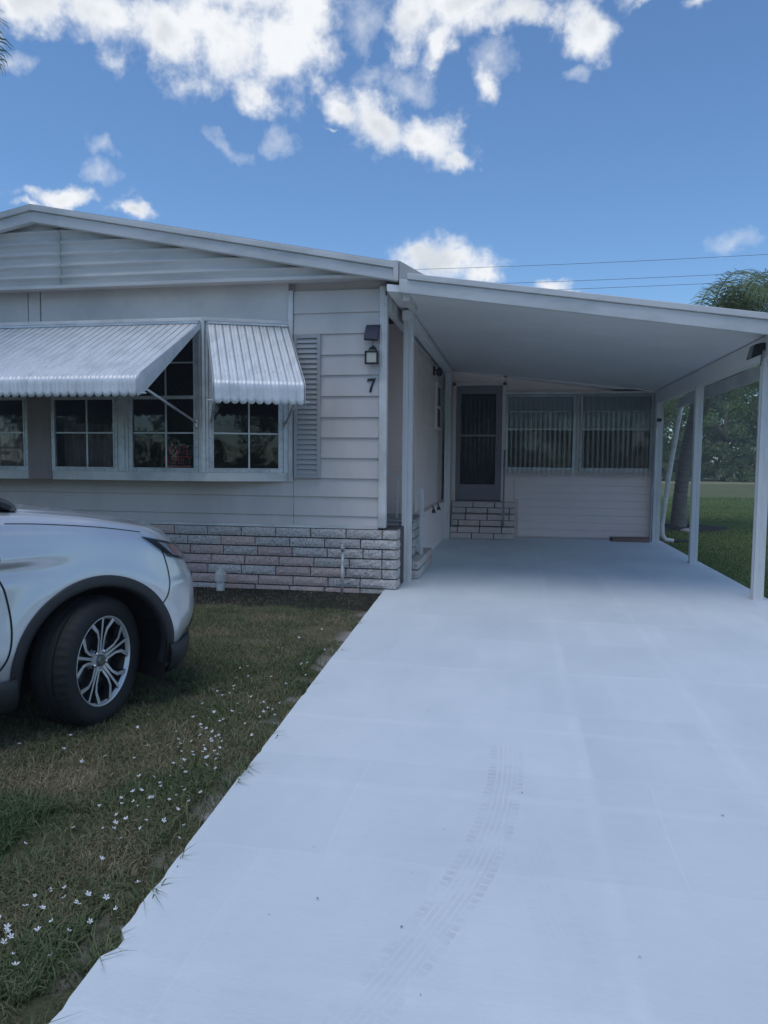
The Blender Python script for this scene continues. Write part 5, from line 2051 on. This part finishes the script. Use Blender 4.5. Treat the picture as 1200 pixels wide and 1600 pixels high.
# left lawn
N = 420000
Y = 1.0 + 6.75 * rng.random(N) ** 1.35
X = -1.0 - (0.15 + .66 * Y) * rng.random(N) - .0
edge_x = np.where(Y < 8, -1.046 - .0437 * Y, -1.395)
dist = edge_x - X
patch = fbm(X + 20, Y + 11, 1.5)
bare = fbm(X + 3, Y + 31, 2.3)
pk = np.clip((dist - .00) / .10, 0, 1) * .75 + .25
keepm = (dist > .004)
bedlim = 7.0 - .5 * fbm(X, Y + 5, 1.2)
dens = np.where(bare > .62, .10, 1.0) * np.where(dist < .13, np.where(fbm(X * 0 + 5, Y + 3, 1.6) > .52, .12, .75), 1.0)
dens *= np.where(Y > bedlim, .10, 1.0)
dens *= np.clip(1.0 - (Y - 3.5) * .07, .5, 1)
keepm &= rng.random(N) < dens
X, Y, patch, dist = X[keepm], Y[keepm], patch[keepm], dist[keepm]
n = len(X)
H = (.022 + .045 * rng.random(n) ** 1.7) * (.65 + .7 * patch)
H *= np.where(Y > 5.5, .75, 1)
tone = np.clip((1 - patch) * 1.5 - .35 + .30 * rng.normal(0, .55, n), 0, 1)
zg = GZ - .012 + .024 * fbm(X, Y, .9) - .004
blades('lawn_grass', X, Y, zg, H, .0030 + .003 * rng.random(n), .35 + .9 * rng.random(n), tone, m_grass, 'patchy green and straw coloured lawn left of the driveway')
# tufts leaning over the edge of the slab
tx, ty = [], []
for y in (1.78, 1.83, 2.12, 2.95, 3.0, 3.05, 3.5, 4.4, 5.2, 6.1, 2.3, 1.5):
    for k in range(26):
        tx.append(drive_left(y) - .012 + random.uniform(-.035, .02)); ty.append(y + random.gauss(0, .022))
tx, ty = np.array(tx), np.array(ty)
blades('edge_grass', tx, ty, np.full(len(tx), GZ - .005), .06 + .07 * rng.random(len(tx)), np.full(len(tx), .005), .7 + .6 * rng.random(len(tx)), rng.random(len(tx)) * .5, m_grass, 'longer grass tufts hanging over the driveway edge')
# right lawn
N = 150000
Y = 7.6 + 26 * rng.random(N) ** 1.6
X = 2.66 + (.3 + .34 * Y) * rng.random(N)
keepm = ~((X < 2.95) & (Y > 13.9))
X, Y = X[keepm], Y[keepm]; n = len(X)
pt = fbm(X, Y, .5)
tone = np.clip((1 - pt) * .75 + .12 * rng.normal(0, 1, n), 0, 1)
zg = np.where((X < 7.9) & (Y < 19.9), GZ - .012 + .024 * fbm(X, Y, .9), GZ) - .004
blades('far_lawn_grass', X, Y, zg, .03 + .03 * rng.random(n), .004 + .0006 * Y, .3 + .7 * rng.random(n), tone, m_grassfar, 'mown grass on the lawn right of the carport')

# white wildflowers in the left lawn
fl_mesh = []
for k in range(4):
    r = random.Random(40 + k)
    mb = MB()
    npet = 5
    for i in range(npet):
        a = 2 * pi * i / npet + r.uniform(-.15, .15)
        L = .0095 + r.uniform(-.002, .002); tip = .003 + r.uniform(0, .004)
        c, s = cos(a), sin(a)
        mb.add([(0, 0, .0), (c * L * .6 - s * .0026, s * L * .6 + c * .0026, tip * .6), (c * L, s * L, tip), (c * L * .6 + s * .0026, s * L * .6 - c * .0026, tip * .6)], [(0, 3, 2, 1)])
    fl_mesh.append(mb)
CL = [((-1.46, 1.80), (.13, .14), 34), ((-1.36, 2.02), (.08, .10), 10), ((-1.47, 2.62), (.09, .20), 26), ((-1.42, 3.15), (.08, .22), 34), ((-1.52, 3.75), (.14, .30), 34), ((-1.62, 4.6), (.2, .5), 16), ((-1.7, 2.7), (.35, .5), 18), ((-1.9, 3.4), (.3, .3), 6), ((-1.8, 5.4), (.3, .5), 8)]
cnt = 0
for (cx, cy), (sx, sy), num in CL:
    for k in range(num):
        x, y = random.gauss(cx, sx), random.gauss(cy, sy)
        if x > drive_left(y) - .03: x = drive_left(y) - .03 - abs(random.gauss(0, .06))
        if y < 1.2: continue
        src = random.choice(fl_mesh)
        h = random.uniform(.035, .06)
        sc_ = random.uniform(.8, 1.25)
        tl = (random.uniform(-.5, .5), random.uniform(-.5, .5))
        mt = Matrix.Translation((0, 0, h)) @ Matrix.Rotation(tl[0], 4, 'X') @ Matrix.Rotation(tl[1], 4, 'Y') @ Matrix.Rotation(random.random() * 6, 4, 'Z') @ Matrix.Scale(sc_, 4)
        mb = MB()
        mb.add([tuple(mt @ Vector(p)) for p in src.v], src.f)
        me = mb.mesh('wildflower'); me.materials.append(m_petal); me.materials.append(m_stem)
        nb = len(mb.f)
        st_ = MB(); st_.v = list(mb.v); st_.f = list(mb.f)
        st_.add([(-.0008, 0, -.02), (.0008, 0, -.02), (.0006, .0006, h), (-.0006, .0006, h)], [(0, 1, 2, 3)])
        me2 = st_.mesh('wildflower'); me2.materials.append(m_petal); me2.materials.append(m_stem)
        me2.polygons[len(me2.polygons) - 1].material_index = 1
        bpy.data.meshes.remove(me)
        o = link('wildflower', me2)
        o.location = (x, y, GZ)
        tag(o, 'small white wildflower in the lawn left of the driveway', 'flower', 'white wildflowers in the lawn')
        cnt += 1


# ---- palms
def frond_mesh(seed, L=2.7, droop=1.0, npair=58, lw=.0085, a0=62, pw=1.0):
    r = np.random.default_rng(seed)
    # rachis in the x-z plane, starting upward and arching over
    pts = []
    ang = radians(a0); x = z = 0.0
    n = 26
    for i in range(n + 1):
        pts.append((x, 0.0, z))
        ang -= radians(a0 + 62 * droop) / n * (.45 + 1.1 * i / n if pw == 1.0 else (pw + 1) * ((i + .5) / n) ** pw)
        x += cos(ang) * L / n; z += sin(ang) * L / n
    P = np.array(pts)
    V, F, T = [], [], []
    # rachis tube, triangular
    for i in range(n + 1):
        w = .022 * (1 - .85 * i / n)
        V += [P[i] + (0, -w, 0), P[i] + (0, w, 0), P[i] + (0, 0, -w * 1.3)]
        T += [.8] * 3
    for i in range(n):
        for k in range(3):
            a, b = i * 3 + k, i * 3 + (k + 1) % 3
            F += [(a, b, b + 3), (a, b + 3, a + 3)]
    for s in range(npair):
        f = .14 + .86 * s / npair
        k = f * n; i = min(n - 1, int(k)); q = P[i] + (P[i + 1] - P[i]) * (k - i)
        d = (P[i + 1] - P[i]); d /= np.linalg.norm(d)
        for sd in (-1, 1):
            ln = (.62 * (1 - .55 * abs(f - .45) ** 1.2 * 1.6)) * r.uniform(.8, 1.1)
            out = np.array([d[0] * .55, sd * .8, d[2] * .55 + r.uniform(-.15, .5)])
            out /= np.linalg.norm(out)
            base = len(V)
            w = lw
            p = q.copy(); dirv = out
            t0 = np.clip(.45 + r.normal(0, .2), 0, 1)
            sidev = np.array([d[0], 0, d[2]]) * w
            for m in range(4):
                tw = (1, .95, .7, .05)[m]
                V += [p - sidev * tw, p + sidev * tw]; T += [t0, t0]
                dirv = dirv + np.array([0, 0, -.52]) * (1 if m else .5) * r.uniform(.8, 1.2); dirv /= np.linalg.norm(dirv)
                p = p + dirv * ln / 3
            for m in range(3):
                a = base + 2 * m
                F += [(a, a + 1, a + 3), (a, a + 3, a + 2)]
    me = tri_mesh('frond', np.array(V), np.array(F), np.array(T))
    me.materials.append(m_frond)
    return me


FR = [frond_mesh(1, 2.3, 1.35), frond_mesh(2, 2.4, 1.55), frond_mesh(3, 2.2, 1.2), frond_mesh(4, 2.1, 1.7)]

FR_TALL = [frond_mesh(11, 2.9, 1.2, 70, .0080, 80, 1.25), frond_mesh(12, 3.1, 1.3, 74, .0080, 78, 1.4), frond_mesh(13, 2.8, 1.1, 70, .0080, 82, 1.1)]


def palm(x, y, h, lean, label, nf=20, seed=1, wind=0.0, scale=1.0, elev=None, base_r=.29, fronds=None):
    r = random.Random(seed)
    root = empty('palm_tree', (x, y, GZ), label, 'palm tree')
    pts, rs = [], []
    n = 90
    for i in range(n + 1):
        t = i / n
        rad = .122 + (base_r - .122) * math.exp(-t * h * 1.15) + .008 * (1 if i % 3 == 0 else 0) * (1 if t > .1 else .4) + r.uniform(-.003, .003)
        pts.append((x + lean[0] * t * t, y + lean[1] * t * t, GZ - .05 + h * t)); rs.append(rad)
    MB().tube(pts, rs, 18).build('trunk', m_palmtrunk, root, smooth=True)
    top = Vector((x + lean[0], y + lean[1], GZ + h))
    for k in range(9):
        a = k * 2.4
        b = MB()
        p0 = top + Vector((cos(a) * .10, sin(a) * .10, -.45 + .03 * k)); p1 = top + Vector((cos(a) * .24, sin(a) * .24, .25)); p2 = top + Vector((cos(a) * .34, sin(a) * .34, .55))
        b.tube([p0, (p0 + p1) / 2 + Vector((cos(a) * .03, sin(a) * .03, 0)), p1, p2], [.06, .075, .045, .02], 7)
        b.build('leaf_base', m_palmboot, root, smooth=True)
    for k in range(nf):
        a = k * 2.399 + r.uniform(-.2, .2)
        a -= wind * sin(a)                 # fronds swept by the wind
        o = link('frond', r.choice(fronds or FR), None, root)
        e, sk = (r.uniform(-.5, .35), 1.0) if elev is None else elev(k, r, a)
        s = r.uniform(.85, 1.1) * scale * sk
        o.location = top + Vector((cos(a) * .08, sin(a) * .08, .10))
        o.rotation_euler = (0, -e, a)
        o.scale = (s, s, s)
        o.rotation_euler = (r.uniform(-.25, .25), -e, a)
        o.matrix_parent_inverse = Matrix.Translation(-Vector(root.location))
    return root


def palm_elev(k, r, a):
    """young fronds stand up and lean with the breeze, old ones hang"""
    if k < 30:
        if cos(a) > -.15: return r.uniform(-.10, .16), 1.0
        return r.uniform(-.75, -.45), .85
    return r.uniform(-1.15, -.6), r.uniform(.55, .8)


palm(3.62, 17.3, 3.0, (.36, 0), 'palm tree with ringed grey trunk on the lawn beyond the carport', 60, 5, .28, scale=1.36, elev=palm_elev, base_r=.185, fronds=FR_TALL)
palm(-6.84, 6.55, 6.35, (.1, 0), 'palm whose frond tips hang into the top left corner', 16, 9)
# mulch ring and edging stones under the palm
mb = MB()
for i in range(26):
    for r_, z in ((1.0, -.02), (.75, .05), (.35, .07)):
        a = 2 * pi * i / 26
        rr = r_ * (1 + .12 * sin(a * 3) + .06 * sin(a * 7))
        mb.v.append((3.72 + rr * cos(a) * 1.05, 17.2 + rr * sin(a), GZ + z + .02 * sin(i * 2.3)))
for i in range(26):
    i2 = (i + 1) % 26
    for j in range(2):
        mb.f.append((i * 3 + j, i2 * 3 + j, i2 * 3 + j + 1, i * 3 + j + 1))
tag(mb.build('mulch_bed', m_mulch, smooth=True), 'dark mulch ring round the foot of the palm', None, kind='structure')
for k, (x, y, w) in enumerate(((3.05, 16.55, .30), (3.62, 16.28, .34))):
    st = MB().lathe([(w * .30, 0), (w * .5, .02), (w * .48, .07), (w * .25, .095)], 9, 'z', (x, y, GZ - .01)).build('edging_stone', m_stone, smooth=True)
    tag(st, ('pale edging stone at the left of the mulch ring', 'pale edging stone in front of the palm trunk')[k], 'stone')


# ---- trees beyond the lawn
def tree(x, y, h, rad, seed, label, group='trees beyond the lawn', nl=5200, leaf=.14, low=.22):
    r = np.random.default_rng(seed)
    root = empty('background_tree', (x, y, GZ), label, 'tree', group)
    mb = MB()
    mb.tube([(x, y, GZ - .1), (x + .1, y, h * .2), (x - .05, y, h * .45), (x + .1, y, h * .75)], [h * .035, h * .028, h * .022, h * .01], 8)
    for k in range(7):
        a = r.uniform(0, 6.28); z0 = h * r.uniform(.2, .5)
        e = (x + cos(a) * rad * .75, y + sin(a) * rad * .75, z0 + h * r.uniform(.12, .35))
        mb.tube([(x, y, z0), ((x + e[0]) / 2, (y + e[1]) / 2, (z0 + e[2]) / 2 + .2), e], [h * .016, h * .011, h * .004], 6)
    mb.build('trunk', m_bark, root, smooth=True)
    nc = 34
    C = []
    for k in range(nc):
        a = r.uniform(0, 6.28); q = r.random() ** .5; t = r.random()
        z = h * (low + (1 - low) * t)
        env = math.sin(min(1, (t * .85 + .15)) * pi) ** .6 if t < 1 else .2
        C.append((x + cos(a) * rad * q * env, y + sin(a) * rad * q * env, z, rad * r.uniform(.2, .38), r.uniform(-.15, .2)))
    C = np.array(C)
    pick = r.integers(0, nc, nl)
    d = r.normal(0, 1, (nl, 3)); d /= np.linalg.norm(d, axis=1)[:, None]
    rr = r.random(nl) ** .45
    c = C[pick, :3] + d * (C[pick, 3] * rr)[:, None] * np.array([1, 1, .8])
    a1 = r.normal(0, 1, (nl, 3)); a1 /= np.linalg.norm(a1, axis=1)[:, None]
    a2 = np.cross(a1, r.normal(0, 1, (nl, 3))); a2 /= np.linalg.norm(a2, axis=1)[:, None]
    s = leaf * r.uniform(.6, 1.3, nl)[:, None]
    V = np.stack([c - a1 * s, c + a2 * s * .45, c + a1 * s, c - a2 * s * .45], 1).reshape(-1, 3)
    F = np.arange(nl * 4).reshape(-1, 4)
    tone = np.clip(.38 + C[pick, 4] + r.normal(0, .16, nl), 0, 1)
    me = tri_mesh('crown', V, F, np.repeat(tone, 4)); me.materials.append(m_leaf)
    link('crown', me, None, root)


TR = [(10.3, 66, 10.5, 4.2, 'bushy tree behind the palm trunk, next to the sunroom corner'), (14.2, 70, 10.5, 4.4, 'broad dark tree between the palm and the middle carport post'),
      (17.6, 67, 9.0, 4.2, 'dark spreading tree seen between the two right-hand carport posts'), (21.3, 69, 10.0, 4.3, 'dense tree at the right edge beyond the nearest carport post'),
      (25.5, 72, 8.5, 4.6, 'tall dark tree at the far right edge of the field'), (7.0, 74, 7.8, 4.0, 'tree hidden mostly behind the sunroom'),
      (12.0, 82, 10.5, 5.0, 'taller pale tree rising behind the tree line'), (19.5, 84, 10.0, 5.2, 'tall tree behind the middle of the tree line')]
for k, (x, y, h, rd, lb) in enumerate(TR):
    tree(x, y, h, rd, 50 + k, lb, nl=20000 if k < 5 else 12000, leaf=.13, low=.10 if k < 5 else .3)
# low hedge-like shrubs at the foot of the trees
for k, x in enumerate((9.2, 12.4, 15.6, 18.4, 20.6, 23.5)):
    tree(x, 64.6 + (k % 3), 2.2 + .5 * (k % 2), 1.9, 80 + k, ('low shrub left of the palm trunk under the trees', 'low shrub just right of the palm trunk under the trees', 'low shrub behind the middle carport post', 'rounded shrub halfway between the right-hand posts', 'low shrub left of the nearest post under the trees', 'low shrub hidden behind the nearest post')[k], 'shrubs under the tree line', 4000, .11, .02)
# white rail fence glimpsed under the trees
for k, x0 in enumerate((8.6, 17.0)):
    fn = empty('rail_fence', (x0, 74.5, GZ), ('white picket fence glimpsed left of the palm trunk', 'white fence glimpsed between the right-hand posts')[k], 'fence')
    for i in range(10):
        MB().box(x0 + .34 * i, x0 + .34 * i + .14, 74.5, 74.54, GZ - .02, 1.15).build('picket', m_rail, fn)
    MB().box(x0 - .05, x0 + 3.3, 74.545, 74.59, .85, .95).build('rail', m_rail, fn)
    MB().box(x0 - .05, x0 + 3.3, 74.545, 74.59, .25, .35).build('rail', m_rail, fn)

# ---- power lines on two poles
for k, (xp, lb) in enumerate(((-27.0, 'wooden utility pole hidden behind the house'), (30.0, 'wooden utility pole beyond the right edge'))):
    po = empty('utility_pole', (xp, 45, GZ), lb, 'utility pole')
    MB().lathe([(.17, -.3), (.11, 14.0)], 10, 'z', (xp, 45, GZ)).build('pole', m_polewood, po, smooth=True)
    MB().box(xp - .06, xp + .06, 44.2, 45.8, 13.05, 13.17).build('crossarm', m_polewood, po)
for k, z in enumerate((13.12, 12.17, 11.70)):
    pts = []
    for i in range(41):
        t = i / 40
        pts.append((-27 + 57 * t, 45 - (.0 if k else .12), z + .55 * ((2 * t - 1) ** 2) - .12 + .10 * (t - .5)))
    tag(MB().tube(pts, .011, 5).build('power_line', m_wire), ('topmost overhead wire crossing the sky at right', 'middle overhead wire crossing the sky at right', 'lowest overhead wire crossing the sky at right')[k], 'power line', 'overhead wires')

# ---- the other side of the street, behind the camera: seen only mirrored in the panes
rd = MB().box(-60, 60, -9.5, -3.5, GZ - .05, GZ + .02).build('street', M('asphalt', (.06, .06, .062), .9, .15, 20, .4, 80))
tag(rd, 'asphalt street behind the viewer', None, kind='structure')
for k, (x, y, h, rdz) in enumerate(((-24, -24, 8.0, 4.6), (-16, -21, 7.0, 4.2), (-8.5, -25, 8.5, 4.8), (-1, -22, 7.0, 4.2), (6.5, -26, 8.5, 4.8), (14, -23, 7.5, 4.4))):
    tree(x, y, h, rdz, 150 + k, ('leftmost street tree behind the viewer', 'second street tree from the left behind the viewer', 'third street tree from the left behind the viewer', 'fourth street tree from the left behind the viewer', 'fifth street tree from the left behind the viewer', 'rightmost street tree behind the viewer')[k], 'trees across the street', 5000, .22, .05)

# ---- thin warm-season haze
def haze_mat():
    m = bpy.data.materials.new('haze_air')
    m.use_nodes = True
    n, l = m.node_tree.nodes, m.node_tree.links
    n.clear()
    o = n.new('ShaderNodeOutputMaterial')
    v = n.new('ShaderNodeVolumePrincipled')
    v.inputs['Color'].default_value = (.86, .92, 1.0, 1)
    v.inputs['Density'].default_value = HAZE
    l.new(v.outputs[0], o.inputs['Volume'])
    return m


HAZE = .0016
tag(MB().box(-42, 46, -34, 96, GZ - 1.2, 15.0).build('haze', haze_mat()), 'thin pale haze in the air', None, kind='stuff')
